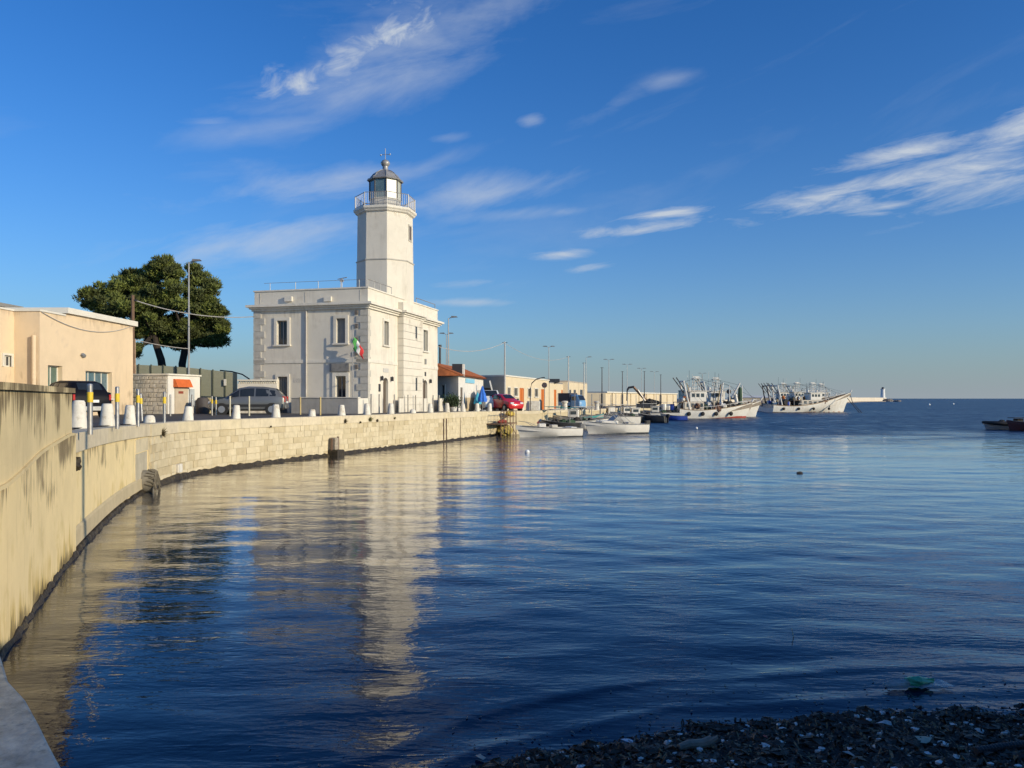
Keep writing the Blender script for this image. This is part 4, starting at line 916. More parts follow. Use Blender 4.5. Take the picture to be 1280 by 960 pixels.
# ------------------------------------------------------------------ bollards and posts along the edge
M_boll = mat('whitewashed_stone', (.70, .66, .56), .85, .1, 3, .006, 20, stain=((.40, .33, .22), 4, .54, .2), streak=(.28, .22, .14), streak_amt=.6, streak_thr=.54)
def bollards():
    m = MB().lathe([(.215, -.05), (.205, .02), (.165, .40), (.145, .58), (.12, .62), (.0, .63)], 14).mesh('bollard', M_boll, True)
    low = MB().lathe([(.23, -.05), (.22, .05), (.19, .18), (.12, .25), (.0, .26)], 12).mesh('bollard_stump', M_boll, True)
    mid = MB().lathe([(.20, -.05), (.19, .02), (.16, .25), (.13, .36), (.0, .37)], 12).mesh('short_bollard', M_boll, True)
    spots = [(98, 0), (134, 0), (162, 0), (187, 1), (235, 0), (295, 0), (345, 0), (390, 2), (427, 0), (459, 0), (488.5, 0), (516, 1), (538, 0), (559, 0), (579, 0), (596.5, 0), (612, 0), (625.6, 0)]
    full = 0; lows = 0
    for (px, kind) in spots:
        s = s_px(px); p, tt, nn = q_at(s); p = p - nn * .62
        # keep the bollard on its pixel column after stepping back from the edge
        for _ in range(6):
            e = px - (640 + F * p[0] / p[1]); s += e * p[1] / F / max(.25, abs(tt[0] - (px - 640) / F * tt[1])); p, tt, nn = q_at(s); p = p - nn * .62
        o = bpy.data.objects.new('stone_bollard', (m, low, mid)[kind]); col.objects.link(o)
        o.location = (p[0], p[1], road_z(p[1])); o.rotation_euler = (R(random.uniform(-3.5, 3.5)), R(random.uniform(-3.5, 3.5)), random.uniform(0, 6)); q_ = random.uniform(.92, 1.08); o.scale = (q_, q_, random.uniform(.9, 1.06))
        if kind == 0: lab = 'tall white cone bollard, %s from the parapet end along the quay' % ORD[full]; full += 1
        elif kind == 1: lab = ['broken low white bollard stump near the yellow banded posts', 'broken low white bollard stump before the lighthouse bay'][lows]; lows += 1
        else: lab = 'short rounded white bollard before the grey terrace wall'
        tag(o, lab, 'bollard', 'white bollards along the quay edge')
    for i, (px, d) in enumerate(((639, 66), (652, 69), (660, 72))):
        o = bpy.data.objects.new('stone_bollard', m); col.objects.link(o); o.location = (xpx(px, d), d, road_z(d)); o.scale = (1.1, 1.1, 1.2)
        tag(o, 'white bollard beyond the quay corner, %s right of the red car' % ORD[i], 'bollard', 'white bollards along the quay edge')
    big = MB().lathe([(.34, -.05), (.30, .1), (.26, .75), (.36, .85), (.36, .98), (.2, 1.05), (0, 1.06)], 14).mesh('mooring_bollard', M_boll, True)
    for i, (px, d) in enumerate(((706, 86), (726, 90), (746, 94))):
        o = bpy.data.objects.new('mooring_bollard', big); col.objects.link(o); o.location = (xpx(px, d), d, road_z(d))
        tag(o, ['big white mooring bollard left of the blue three wheeler', 'big white mooring bollard right of the blue three wheeler', 'big white mooring bollard farthest along the quay, by the dark post'][i], 'bollard', 'mooring bollards on the far quay')
bollards()
def edge_posts():
    # (px, base row, top row, yellow?) ; row on the road surface
    L = [(112.5, 14.9, 482, 1, 0), (146.5, 19.5, 485, 1, 0), (172.5, 23.5, 488, 1, 0), (177.5, 30, 493, 1, -3), (205.5, 27.5, 491, 1, 0),
         (213, 40, 494, 0, 0), (240, 41, 494, 0, 0), (265, 42, 496, 1, 0), (270, 42.3, 497, 1, 0), (287.5, 40, 496, 2, 0), (311.5, 41, 496, 2, 0), (375.5, 44, 497, 3, 0), (400.5, 42.5, 497, 3, 0)]
    for i, (px, d, yt, kind, lean) in enumerate(L):
        z0 = road_z(d); h = zpx(yt, d) - z0; x = xpx(px, d)
        mm = {0: M_galv, 1: M_galv, 2: mat('faded_cream_steel', (.52, .47, .33), .5, .15), 3: mat('mustard_steel', (.50, .38, .16), .6, .2)}[kind]
        names = ['nearest the parapet, before the black car', 'second from the parapet, right of the black car', 'third from the parapet, in front of the hut stones', 'leaning behind the third edge post', 'fourth along the edge, left of the hut door']
        lab = ('yellow banded steel post ' + names[i]) if i < 5 else {213: 'plain steel post left of the hut door', 240: 'plain steel post right of the hut door', 265: 'first yellow banded post by the ochre block', 270: 'second yellow banded post by the ochre block', 287.5: 'cream post before the front door of the silver car', 311.5: 'cream post before the rear door of the silver car', 375.5: 'mustard post at the left end of the terrace wall', 400.5: 'mustard post in front of the terrace wall'}[px]
        t = thing('steel_post', lab, 'post', (x, d, z0), 0, 'steel posts along the quay road'); t.rotation_euler = (0, R(lean), 0)
        r = .05 if i < 5 else .045
        MB().tube([(0, 0, -.05), (0, 0, h)], r, 10).lathe([(r * 1.1, h), (r * .9, h + .03), (.01, h + .04)], 10).build('shaft', mm, t, True)
        if kind == 1: MB().tube([(0, 0, h * .64), (0, 0, h * .86)], r * 1.14, 10).build('yellow_band', M_yellow, t, True)
    k = 0
    for px in (464, 474, 493, 510, 519.5, 541.5, 549):
        d = float(np.interp(px, [460, 550], [45.2, 60.5])); z0 = road_z(d); t = thing('steel_post', 'slim pale post before the lighthouse doors, %s from the corner' % ORD[k], 'post', (xpx(px, d), d, z0), 0, 'slim posts beside the lighthouse'); k += 1
        h = zpx(499, d) - z0 + .25
        MB().tube([(0, 0, -.05), (0, 0, h)], .042, 8).build('shaft', mat('weathered_post', (.33, .30, .25), .6, .2), t, True)
        MB().lathe([(.05, h), (.05, h + .04), (.01, h + .07)], 8).build('cap', M_galv, t, True)
edge_posts()

# ------------------------------------------------------------------ cars
M_tyre = mat('tyre_rubber', (.018, .018, .018), .85, .2); M_rim = mat('alloy_rim', (.45, .45, .45), .35, .1, metal=.7)
M_cglass = mat('car_glass', (.02, .025, .03), .06, .2, spec=.6); M_red = mat('tail_lamp_red', (.45, .02, .015), .25, .1); M_plate = mat('number_plate', (.75, .75, .72), .5, .05); M_black = mat('black_plastic', (.02, .02, .02), .6, .2); M_hl = mat('headlamp_clear', (.6, .62, .64), .12, .1)
def car(name, label, loc, rz, paint, ST, L, wheels, rw, glass, tail, rails=False):
    """ST: stations front to rear (x, half width, z bottom, z belt, z roof, roof half width)"""
    t = thing(name, label, 'car', loc, rz)
    def ring(s):
        x, w, zb, zl, zr, wr = s
        half = [(w * .80, zb), (w * .97, zb + .10), (w, (zb + zl) / 2), (w * .97, zl), (wr, zr - .05), (wr * .82, zr)]
        return [Vector((x, -a, z)) for a, z in half] + [Vector((x, a, z)) for a, z in half[::-1]]
    RG = [ring(s) for s in ST]
    body = MB().rings(RG).build('body', paint, t, True)
    def at(xq, j):
        for i in range(len(ST) - 1):
            if ST[i][0] >= xq >= ST[i + 1][0]:
                f = (ST[i][0] - xq) / max(1e-6, ST[i][0] - ST[i + 1][0]); return RG[i][j].lerp(RG[i + 1][j], f)
    for (xa, xb, u0, u1) in glass:                     # side windows on both sides
        for s in (0, 1):
            ja, jb = (3, 4) if s == 0 else (8, 7); q = []
            off = Vector((0, -.012 if s == 0 else .012, 0))
            n = 4; vs = []
            for k in range(n + 1):
                xq = xa + (xb - xa) * k / n; A, B = at(xq, ja), at(xq, jb); vs += [A.lerp(B, u0) + off, A.lerp(B, u1) + off, A.lerp(B, u1) - off * 2, A.lerp(B, u0) - off * 2]
            m = MB(); m.rings([vs[4 * k:4 * k + 4] for k in range(n + 1)]); m.build('side_window', M_cglass, t)
    for (xa, xb, nm) in tail['screens']:
        up = Vector((.012 if nm == 'windscreen' else -.012, 0, .012)); vs = []
        n = 5
        for k in range(n + 1):
            xq = xa + (xb - xa) * k / n; A, B = at(xq, 5), at(xq, 6); vs.append([A.lerp(B, .04) + up, A.lerp(B, .96) + up, A.lerp(B, .96) - up, A.lerp(B, .04) - up])
        MB().rings(vs).build(nm, M_cglass, t)
    for (xw) in wheels:
        for s in (-1, 1):
            w = max(q[1] for q in ST) * 1.0
            def disc(r, y0, y1, n=20): return MB().rings([[Vector((xw + r * math.cos(2 * math.pi * k / n), y, rw + r * math.sin(2 * math.pi * k / n))) for k in range(n)] for y in (y0, y1)])
            disc(rw * 1.17, s * (w - .05), s * (w + .004)).build('wheel_arch', M_black, t)
            wh = disc(rw, s * (w - .15), s * (w + .02)).build('wheel', M_tyre, t)
            disc(rw * .62, s * (w + .0), s * (w + .03), 14).build('rim', M_rim, wh)
    xr = ST[-1][0]
    for s in (-1, 1):
        w = ST[-2][1]; z0, z1 = tail['lamp']
        MB().box(xr - .02, xr + .16, s * w * .98 - .10 * (s > 0) - .0, s * w * .98 + .10 * (s < 0) + .0, z0, z1).build('tail_light', M_red, t, bevel=.02)
        xf = ST[0][0]; MB().box(xf - .22, xf + .005, s * w * .62 - .17, s * w * .62 + .17, tail['head'] - .08, tail['head'] + .08).build('headlight', M_hl, t, bevel=.03)
        MB().box(tail['mirror'] - .08, tail['mirror'] + .06, s * (ST[2][1] + .02), s * (ST[2][1] + .2), tail['mz'], tail['mz'] + .14).build('mirror', M_black, t, bevel=.03)
    MB().box(xr - .06, xr + .03, -ST[-2][1] * .9, ST[-2][1] * .9, .34, .56).build('rear_bumper', tail.get('bumper', paint), t, bevel=.03)
    MB().box(xr - .075, xr - .02, -.26, .26, tail['plate'], tail['plate'] + .12).build('number_plate', M_plate, t)
    if tail.get('trim'):
        for s in (-1, 1):
            w = max(q[1] for q in ST); MB().box(ST[-2][0] + .5, ST[1][0] - .6, s * w - .02, s * w + .012, .46, .60).build('side_trim', M_black, t)
    return t
M_silver = mat('silver_paint', (.19, .19, .18), .35, .05, 2, metal=.5, coat=.3); M_navy = mat('black_blue_paint', (.006, .006, .009), .5, .1, 2, spec=.15); M_redp = mat('red_paint', (.55, .02, .025), .25, .05, 2, coat=.6)
def cars():
    mpv = [(2.14, .62, .36, .60, .63, .5), (2.02, .80, .24, .74, .78, .62), (1.30, .86, .22, .94, .98, .70), (1.05, .87, .22, .98, 1.10, .68), (.45, .875, .22, 1.0, 1.54, .60), (-.1, .875, .22, 1.0, 1.64, .61), (-.9, .875, .22, 1.0, 1.63, .61), (-1.55, .87, .24, 1.02, 1.54, .59), (-1.98, .85, .28, 1.02, 1.12, .64), (-2.10, .80, .34, .96, 1.0, .66), (-2.14, .74, .40, .86, .9, .62)]
    d = 45.2
    car('silver_car', 'silver people carrier parked in front of the lighthouse terrace', (xpx(311, d), d, road_z(d)), R(180 + 10), M_silver, mpv, 4.28, (1.36, -1.40), .315,
        [(.98, .42, .10, .86), (.36, -.42, .10, .90), (-.50, -1.22, .10, .90), (-1.28, -1.62, .12, .82)], dict(screens=[(1.02, .5, 'windscreen'), (-1.6, -1.94, 'rear_window')], lamp=(.72, 1.06), head=.68, mirror=.85, mz=.98, plate=.66, bumper=M_silver, trim=True))
    suv = [(2.2, .66, .40, .78, .82, .55), (2.08, .84, .30, .95, 1.0, .68), (1.2, .92, .28, 1.08, 1.12, .76), (.95, .93, .28, 1.10, 1.2, .74), (.25, .94, .28, 1.12, 1.64, .66), (-.4, .94, .28, 1.14, 1.72, .67), (-1.3, .94, .28, 1.18, 1.70, .66), (-1.75, .93, .30, 1.2, 1.62, .64), (-2.1, .91, .36, 1.16, 1.24, .72), (-2.2, .85, .44, 1.0, 1.05, .72), (-2.23, .8, .5, .92, .96, .68)]
    d = 35.0
    car('black_car', 'black estate car seen from behind, parked by the peach building', (xpx(100, d) - .85, d + .6, road_z(d)), R(144), M_navy, suv, 4.4, (1.38, -1.38), .35,
        [(.85, .22, .12, .85), (.15, -.65, .12, .88), (-.72, -1.5, .12, .86)], dict(screens=[(.9, .3, 'windscreen'), (-1.78, -2.06, 'rear_window')], lamp=(.82, 1.08), head=.84, mirror=.8, mz=1.08, plate=.72, bumper=M_galv))
    hb = [(1.85, .58, .34, .62, .66, .48), (1.72, .76, .22, .76, .8, .6), (1.05, .82, .2, .92, .96, .66), (.85, .83, .2, .94, 1.05, .65), (.2, .835, .2, .97, 1.42, .56), (-.3, .835, .2, .98, 1.48, .57), (-1.0, .83, .22, 1.0, 1.45, .55), (-1.4, .82, .24, 1.0, 1.30, .56), (-1.72, .79, .3, .94, 1.0, .6), (-1.8, .72, .38, .8, .86, .58)]
    d = 66.5
    car('red_car', 'small red hatchback parked beyond the blue umbrellas', (xpx(631, d), d, road_z(d)), R(-55), M_redp, hb, 3.65, (1.15, -1.15), .29,
        [(.75, .1, .12, .86), (.02, -.75, .12, .86)], dict(screens=[(.8, .25, 'windscreen'), (-1.02, -1.68, 'rear_window')], lamp=(.74, .98), head=.68, mirror=.65, mz=.94, plate=.6))
cars()
# ------------------------------------------------------------------ buildings along the harbour
M_tile = mat('terracotta_tile', (.42, .13, .045), .85, .3, 3, .01, 8)
M_cream = mat('cream_render', (.66, .55, .37), .88, .07, .7, streak=(.45, .34, .22), streak_amt=.3, streak_thr=.58)
M_grayshade = mat('cement_and_painted_shade', (.40, .35, .28), .9, .12, 1.2, streak=(.25, .21, .16), streak_amt=.3)
M_orange = mat('orange_door', (.58, .17, .03), .6, .12)
def red_roof_house():
    d0 = 63.0; t = thing('tiled_house', 'small white house with orange tiled roof next to the lighthouse', 'building', (0, 0, 0))
    # gable-end block: dim face towards camera at left, bright face at right
    a = Vector((xpx(573, d0), d0, 0)); l = Vector((xpx(540, 65), 65.2, 0)); b = Vector((xpx(604, 74), 74, 0)); k = Vector((l.x + (b - a).x, l.y + (b - a).y, 0)); z0 = 1.6
    zt = zpx(470, d0); zb_ = zpx(471.5, 74)
    d1 = (b - a).normalized(); n1 = Vector((d1.y, -d1.x, 0)); L1 = (b - a).length; A = lambda px: line_px(a, d1, px)[0]
    d2 = (a - l).normalized(); n2 = Vector((d2.y, -d2.x, 0)); L2 = (a - l).length; B = lambda px: line_px(l, d2, px)[0]
    o1 = (A(572.5 + 1.2), A(579), 2.0, zpx(485, 65)) if False else (A(575.5), A(578.6), 2.0, zpx(484.5, 65))
    w = MB(); w.facade(a, d1, n1, L1, z0, zt, [o1], .2)
    o2 = (B(552), B(556.5), zpx(497.5, 64.5), zpx(481.5, 64.5))
    w.facade(l, d2, n2, L2, z0, zt, [o2], .2); w.facade(b, -d2, -n2, L2, z0, zt, []); w.facade(k, -d1, -n1, L1, z0, zt, [])
    w.build('wall', M_white, t)
    win(t, a, d1, n1, *o1, recess=.15, sur=0, sill=False, bars=0, glass=M_door, frame=M_door, name='door'); win(t, l, d2, n2, *o2, recess=.15, sur=.08, sill=True, bars=1)
    MB().fbox(a, d1, n1, A(581), A(597), 1.95, zpx(497, 68), .002, .03).build('tan_dado', mat('tan_render', (.50, .40, .25), .88), t)
    MB().fbox(a, d1, n1, A(581.5), A(592), zpx(479, 68), zpx(473.8, 68), .01, .10).build('shop_sign', mat('pale_blue_sign', (.25, .55, .70), .5, .12, 4), t)
    # tiled roof pitched from a ridge behind, tile rows as separate strips
    e1, e2 = a + n1 * .35 - d1 * .3, b + n1 * .35 + d1 * .3; up = zpx(456, 66) - zt; ins = -n1 * 2.6
    rows = 7; roof = None
    base = MB().add([(*e1.xy, zt + .02), (*e2.xy, zt + .02), (*(e2 + ins).xy, zt + up), (*(e1 + ins).xy, zt + up), (*(e1 + ins * 2).xy, zt + .02), (*(e2 + ins * 2).xy, zt + .02)], [(0, 1, 2, 3), (3, 2, 5, 4), (0, 3, 4), (1, 5, 2), (0, 4, 5, 1)]).build('roof', M_tile, t)
    for i in range(rows):
        f0, f1 = i / rows, (i + 1.12) / rows; m = MB(); cols_ = 30
        for c in range(cols_):
            u0, u1 = c / cols_, (c + 1) / cols_
            P = lambda u, f, h: (*((e1 + ins * min(f, 1)).lerp(e2 + ins * min(f, 1), u)).xy, zt + .02 + up * min(f, 1) + h)
            m.add([P(u0, f0, .05), P((u0 + u1) / 2, f0, .11), P(u1, f0, .05), P(u1, f1, .03), P((u0 + u1) / 2, f1, .09), P(u0, f1, .03)], [(0, 1, 4, 5), (1, 2, 3, 4)])
        m.build('tile_row', M_tile, base)
    c = a + d1 * 1.0 - n1 * .3; cz = zpx(455, 64)
    MB().box(c.x - .42, c.x + .42, c.y - .3, c.y + .3, zt, cz).build('chimney', M_dkiron, base); MB().box(c.x + .424, c.x + .6, c.y - .3, c.y + .3, zt, cz - .02).build('chimney_flank', M_white, base)
    # things outside it
    p = (xpx(562, 62), 62)
    t2 = thing('potted_shrub', 'dark green potted shrub by the corner of the tiled house', 'plant', (*p, road_z(62)))
    MB().lathe([(.28, 0), (.36, .4), (.33, .42), (.1, .4)], 10).build('pot', M_tile, t2, True)
    r = np.random.default_rng(4); V = []; 
    for i in range(700):
        q = r.normal(size=3) * (.33, .33, .25) + (0, 0, .8); s = r.normal(size=(3, 3)) * .07; V += [q + s[0], q + s[1], q + s[2]]
    o = bpy.data.objects.new('foliage', np_mesh('foliage', np.array(V), np.arange(len(V)).reshape(-1, 3), mat('shrub_leaf', (.035, .06, .02), .6, .3))); col.objects.link(o); o.parent = t2
    t2 = thing('potted_shrub', 'second potted shrub standing right of the corner shrub', 'plant', (xpx(567, 61.5), 61.5, road_z(62)))
    MB().lathe([(.22, 0), (.3, .35), (.28, .36), (.1, .35)], 10).build('pot', M_white, t2, True); o2 = o.copy(); o2.name = 'foliage'; col.objects.link(o2); o2.parent = t2; o2.scale = (.8, .8, 1.0)
    t2 = thing('flue_pipe', 'thin dark flue pipe standing between lighthouse and tiled house', 'pipe', (xpx(549.3, 66), 66.5, 4)); MB().tube([(0, 0, 0), (0, 0, zpx(433, 66.5) - 4)], .09, 8).lathe([(.14, zpx(434, 66.5) - 4), (.14, zpx(431, 66.5) - 4)], 8).build('flue', M_dkiron, t2, True)
red_roof_house()

def umbrellas():
    for px, d, zt, r, c, lab in ((603, 64.5, 482, .30, (.03, .16, .62), 'tall closed bright blue beach umbrella left of the red car'), (597, 65.5, 490, .26, (.06, .42, .58), 'smaller closed turquoise umbrella left of the blue one')):
        z0 = road_z(d); h = zpx(zt, d) - z0; t = thing('closed_umbrella', lab, 'umbrella', (xpx(px, d), d, z0))
        MB().tube([(0, 0, 0), (0, 0, h)], .03, 6).build('pole', M_iron, t)
        m = MB(); n = 16
        m.rings([[(r * k * (1 + .22 * (j % 2)) * math.cos(2 * math.pi * j / n), r * k * (1 + .22 * (j % 2)) * math.sin(2 * math.pi * j / n), h * f) for j in range(n)] for (k, f) in ((1.1, .36), (1.15, .45), (.75, .7), (.55, .75), (.5, .8), (.28, .92), (.05, 1.0))]).build('canopy', mat('umbrella_%d' % px, c, .75, .12, 5), t)
        MB().lathe([(.35, 0), (.35, .08), (.06, .12)], 12).build('base', M_galv, t)
    # white van partly behind the umbrellas
    d = 68; t = thing('white_van', 'white van nose behind the blue umbrella', 'van', (xpx(611, d), d, road_z(d)), R(-75))
    MB().rings([[(x, -w, zb), (x, w, zb), (x, w, zm), (x, w * .86, zt), (x, -w * .86, zt), (x, -w, zm)] for (x, w, zb, zm, zt) in ((1.6, .66, .35, .8, .86), (1.4, .8, .25, 1.0, 1.1), (.9, .84, .22, 1.15, 1.3), (.3, .85, .22, 1.2, 1.82), (-1.6, .85, .22, 1.2, 1.85), (-1.7, .8, .3, 1.2, 1.7))]).build('body', M_plate, t, True)
    MB().add([(.93, -.62, 1.33), (.93, .62, 1.33), (.36, .6, 1.79), (.36, -.6, 1.79)], [(0, 1, 2, 3)]).build('windscreen', M_cglass, t).modifiers.new('s', 'SOLIDIFY').thickness = .02
    for xw in (1.0, -1.1):
        for s in (-1, 1): MB().rings([[Vector((xw + .3 * math.cos(2 * math.pi * k / 16), y, .3 + .3 * math.sin(2 * math.pi * k / 16))) for k in range(16)] for y in (s * .72, s * .88)]).build('wheel', M_tyre, t)
    # leaning white board
    o = MB().box(-.06, .06, -.12, .12, 0, 1.9).build('leaning_board', M_white); o.location = (xpx(618.5, 70), 70, road_z(70) + .9); o.rotation_euler = (0, R(-14), 0); tag(o, 'white board leaning against the shed end wall above the red car', 'board')
    # open motor scooter etc: road sign
    d = 84; t = thing('road_sign', 'round dark backed road sign on a pole by the orange doors', 'sign', (xpx(680.5, d), d, road_z(d)))
    MB().tube([(0, 0, 0), (0, 0, zpx(478, d) - road_z(d))], .035, 6).build('pole', M_galv, t); z = zpx(481.5, d) - road_z(d)
    MB().rings([[(.30 * math.cos(2 * math.pi * k / 20), y, z + .30 * math.sin(2 * math.pi * k / 20)) for k in range(20)] for y in (-.06, -.035)]).build('disc', mat('sign_back', (.06, .045, .05), .6), t)
umbrellas()

def long_building():
    C = Vector((xpx(631, 75), 75, 0)); E = Vector((xpx(686, 94.5), 94.5, 0)); d = (E - C).normalized(); n = Vector((d.y, -d.x, 0)); W = (E - C).length; z0 = 1.2; zt = zpx(470.3, 75)
    t = thing('harbour_shed', 'long cream harbour building with orange doors behind the red car', 'building', (0, 0, 0)); A = lambda px: line_px(C, d, px)[0]
    ops = []; items = []
    for (p0, p1, y0, y1, kind) in ((634, 637.5, 484.5, 494, 'w'), (642.2, 646.5, 485, 495, 'w'), (649.5, 655, 485, 507, 'd'), (659.5, 663.5, 485.8, 496, 'w'), (668, 672, 486, 496, 'w'), (676.4, 681, 486.5, 505, 'd')):
        a0, a1 = A(p0), A(p1); dm = C.y + d.y * (a0 + a1) / 2; o = (a0, a1, (road_z(dm) + .02) if kind == 'd' else zpx(y1, dm), zpx(y0, dm)); ops.append(o); items.append((o, kind))
    w = MB(); w.facade(C, d, n, W, z0, zt, ops, .15)
    l = Vector((xpx(592, 76), 76.8, 0)); dl = (C - l).normalized(); nl = Vector((dl.y, -dl.x, 0)); Wl = (C - l).length; B = lambda px: line_px(l, dl, px)[0]
    w2 = MB(); ol = (B(604), B(616), zpx(506, 76), zpx(485, 76)); w2.facade(l, dl, nl, Wl, z0, zt, [ol], .25); w2.build('end_wall', M_grayshade, t)  # end wall takes a darker colour: the shade on this face is painted in
    win(t, l, dl, nl, *ol, recess=.2, sur=0, sill=False, bars=1, glass=mat('brown_shutter', (.10, .05, .035), .7), frame=M_door, name='garage_door')
    w.facade(E, -dl, -nl, Wl, z0, zt, []); w.build('wall', M_cream, t)
    for o, kind in items:
        if kind == 'd': win(t, C, d, n, *o, recess=.08, sur=0, sill=False, bars=1, glass=M_orange, frame=M_orange, name='door')
        else: win(t, C, d, n, *o, recess=.1, sur=.1, sill=True, bars=1, glass=mat('dark_olive_pane', (.06, .055, .04), .3))
    k = l + (E - C)
    MB().prism([(C + n * .1 - dl * .0).xy, (E + n * .1).xy, k.xy, l.xy], zt + .003, zt + .14).build('roof_edge', M_fascia, t)
    # second block
    C2 = Vector((xpx(687, 97), 97, 0)); E2 = Vector((xpx(712, 108), 108, 0)); d = (E2 - C2).normalized(); n = Vector((d.y, -d.x, 0)); W = (E2 - C2).length; zt = zpx(479, 97)
    t = thing('low_shed', 'low cream shed with two orange doors beyond the harbour building', 'building', (0, 0, 0)); A2 = lambda px: line_px(C2, d, px)[0]
    ops = [(A2(692.5), A2(695.5), 1.6, zpx(487, 99)), (A2(701.5), A2(705), 1.6, zpx(487.5, 103))]
    w = MB(); w.facade(C2, d, n, W, 1.2, zt, ops, .12); w.add([(C2.x - 8, C2.y, 1.2), (C2.x, C2.y, 1.2), (C2.x, C2.y, zt), (C2.x - 8, C2.y, zt)], [(0, 1, 2, 3)]); w.build('wall', M_cream, t)
    for o in ops: win(t, C2, d, n, *o, recess=.08, sur=0, sill=False, bars=1, glass=M_orange, frame=M_orange, name='door')
    MB().prism([C2.xy, E2.xy, (E2.x - 8, E2.y), (C2.x - 8, C2.y)], zt + .003, zt + .15).build('roof', M_roofing, t)
    MB().box(C2.x - 1.0, C2.x + 1.4, C2.y + 2, C2.y + 6, zt + .153, zt + .6).build('roof_tank', M_dkiron, t)
    C3 = Vector((xpx(709, 104), 104, 0)); E3 = Vector((xpx(734, 120), 120, 0)); d = (E3 - C3).normalized(); n = Vector((d.y, -d.x, 0)); W = (E3 - C3).length; zt = zpx(477.5, 104)
    t = thing('square_shed', 'taller cream block with dark windows behind the blue three wheeler', 'building', (0, 0, 0)); A3 = lambda px: line_px(C3, d, px)[0]
    ops = [(A3(711.5), A3(714), zpx(493, 106), zpx(487, 106)), (A3(717), A3(720), 1.5, zpx(487, 109)), (A3(725), A3(728.5), zpx(494, 115), zpx(487, 115))]
    w = MB(); w.facade(C3, d, n, W, 1.2, zt, ops, .12); w.add([(C3.x - 9, C3.y, 1.2), (C3.x, C3.y, 1.2), (C3.x, C3.y, zt), (C3.x - 9, C3.y, zt)], [(0, 1, 2, 3)]); w.build('wall', M_cream, t)
    for o in ops: win(t, C3, d, n, *o, recess=.08, sur=0, sill=False, bars=0, glass=M_glass)
    MB().prism([C3.xy, E3.xy, (E3.x - 9, E3.y), (C3.x - 9, C3.y)], zt + .003, zt + .2).build('roof', M_grayshade, t)
    # long far wall
    C4 = Vector((xpx(757, 150), 150, 0)); E4 = Vector((xpx(846, 205), 205, 0)); d = (E4 - C4).normalized(); n = Vector((d.y, -d.x, 0)); W = (E4 - C4).length; zt = zpx(491, 150)
    t = thing('far_warehouse', 'long low cream warehouse wall behind the crane arm', 'building', (0, 0, 0))
    w = MB(); w.facade(C4, d, n, W, 1.0, zt, [], .1); w.add([(C4.x - 5, C4.y, 1), (C4.x, C4.y, 1), (C4.x, C4.y, zt), (C4.x - 5, C4.y, zt)], [(0, 1, 2, 3)]); w.build('wall', M_cream, t)
    for s in np.arange(4, W, 6.5): MB().fbox(C4, d, n, s, s + .4, 1.2, zt - .02, -.05, .18).build('pilaster', M_cream, t)
    MB().prism([(C4 + n * .3).xy, (E4 + n * .3).xy, (E4 - n * 6).xy, (C4 - n * 6).xy], zt + .003, zt + .25).build('roof', M_fascia, t)
    # low flat block behind trawlers
    d = 215; t = thing('harbour_office', 'small flat roofed block rising behind the left trawler', 'building', (0, 0, 0))
    MB().box(xpx(856, d), xpx(884, d), d, d + 8, 1, zpx(489, d)).build('wall', M_cream, t); MB().box(xpx(855.5, d), xpx(884.5, d), d - .2, d + 8.2, zpx(489, d) + .003, zpx(487.6, d)).build('roof', M_grayshade, t)
    MB().box(xpx(860, d), xpx(866, d), d - .03, d + .2, 4.0, 4.8).build('window', M_glass, t)
    d = 330; t = thing('white_warehouse', 'distant white roofed warehouse between the trawlers', 'building', (0, 0, 0))
    MB().box(xpx(922, d), xpx(962, d), d, d + 15, -1, zpx(497, d)).build('wall', M_grayshade, t)
    MB().add([(xpx(921, d), d - .5, zpx(497, d)), (xpx(963, d), d - .5, zpx(497, d)), (xpx(963, d), d + 8, zpx(494.5, d)), (xpx(921, d), d + 8, zpx(494.5, d)), (xpx(963, d), d + 16, zpx(497, d)), (xpx(921, d), d + 16, zpx(497, d))], [(0, 1, 2, 3), (3, 2, 4, 5), (0, 3, 5), (1, 4, 2), (0, 5, 4, 1)]).build('roof', M_white, t)
long_building()

def ape():
    d = 88; t = thing('three_wheeler', 'light blue three wheeled pickup with dark canopy on the far quay', 'truck', (xpx(716, d), d, road_z(d)), R(-40))
    blue = mat('light_blue_paint', (.16, .34, .55), .4, .1)
    MB().rings([[(x, -w, zb), (x, w, zb), (x, w, zm), (x, w * .85, zt), (x, -w * .85, zt), (x, -w, zm)] for (x, w, zb, zm, zt) in ((1.5, .45, .35, .8, .9), (1.35, .62, .25, .95, 1.1), (1.0, .66, .25, 1.1, 1.7), (.2, .68, .25, 1.1, 1.78), (.15, .66, .3, 1.1, 1.7))]).build('cab', blue, t, True)
    MB().add([(1.36, -.5, 1.14), (1.36, .5, 1.14), (1.02, .48, 1.66), (1.02, -.48, 1.66)], [(0, 1, 2, 3)]).build('windscreen', M_cglass, t).modifiers.new('s', 'SOLIDIFY').thickness = .06
    for s in (-1, 1): MB().box(.3, .9, s * .66 - .02, s * .66 + .02, 1.1, 1.55).build('side_window', M_cglass, t)
    MB().box(-1.6, .1, -.75, .75, .5, .95).build('load_bed', blue, t, bevel=.03); MB().box(-1.62, .12, -.77, .77, .953, 1.95).build('canopy', mat('dark_tarpaulin', (.03, .035, .06), .8), t, bevel=.06)
    for (x, y) in ((1.15, 0), (-1.0, .68), (-1.0, -.68)): MB().rings([[Vector((x + .26 * math.cos(2 * math.pi * k / 14), yy, .26 + .26 * math.sin(2 * math.pi * k / 14))) for k in range(14)] for yy in (y - .07, y + .07)]).build('wheel', M_tyre, t)
ape()
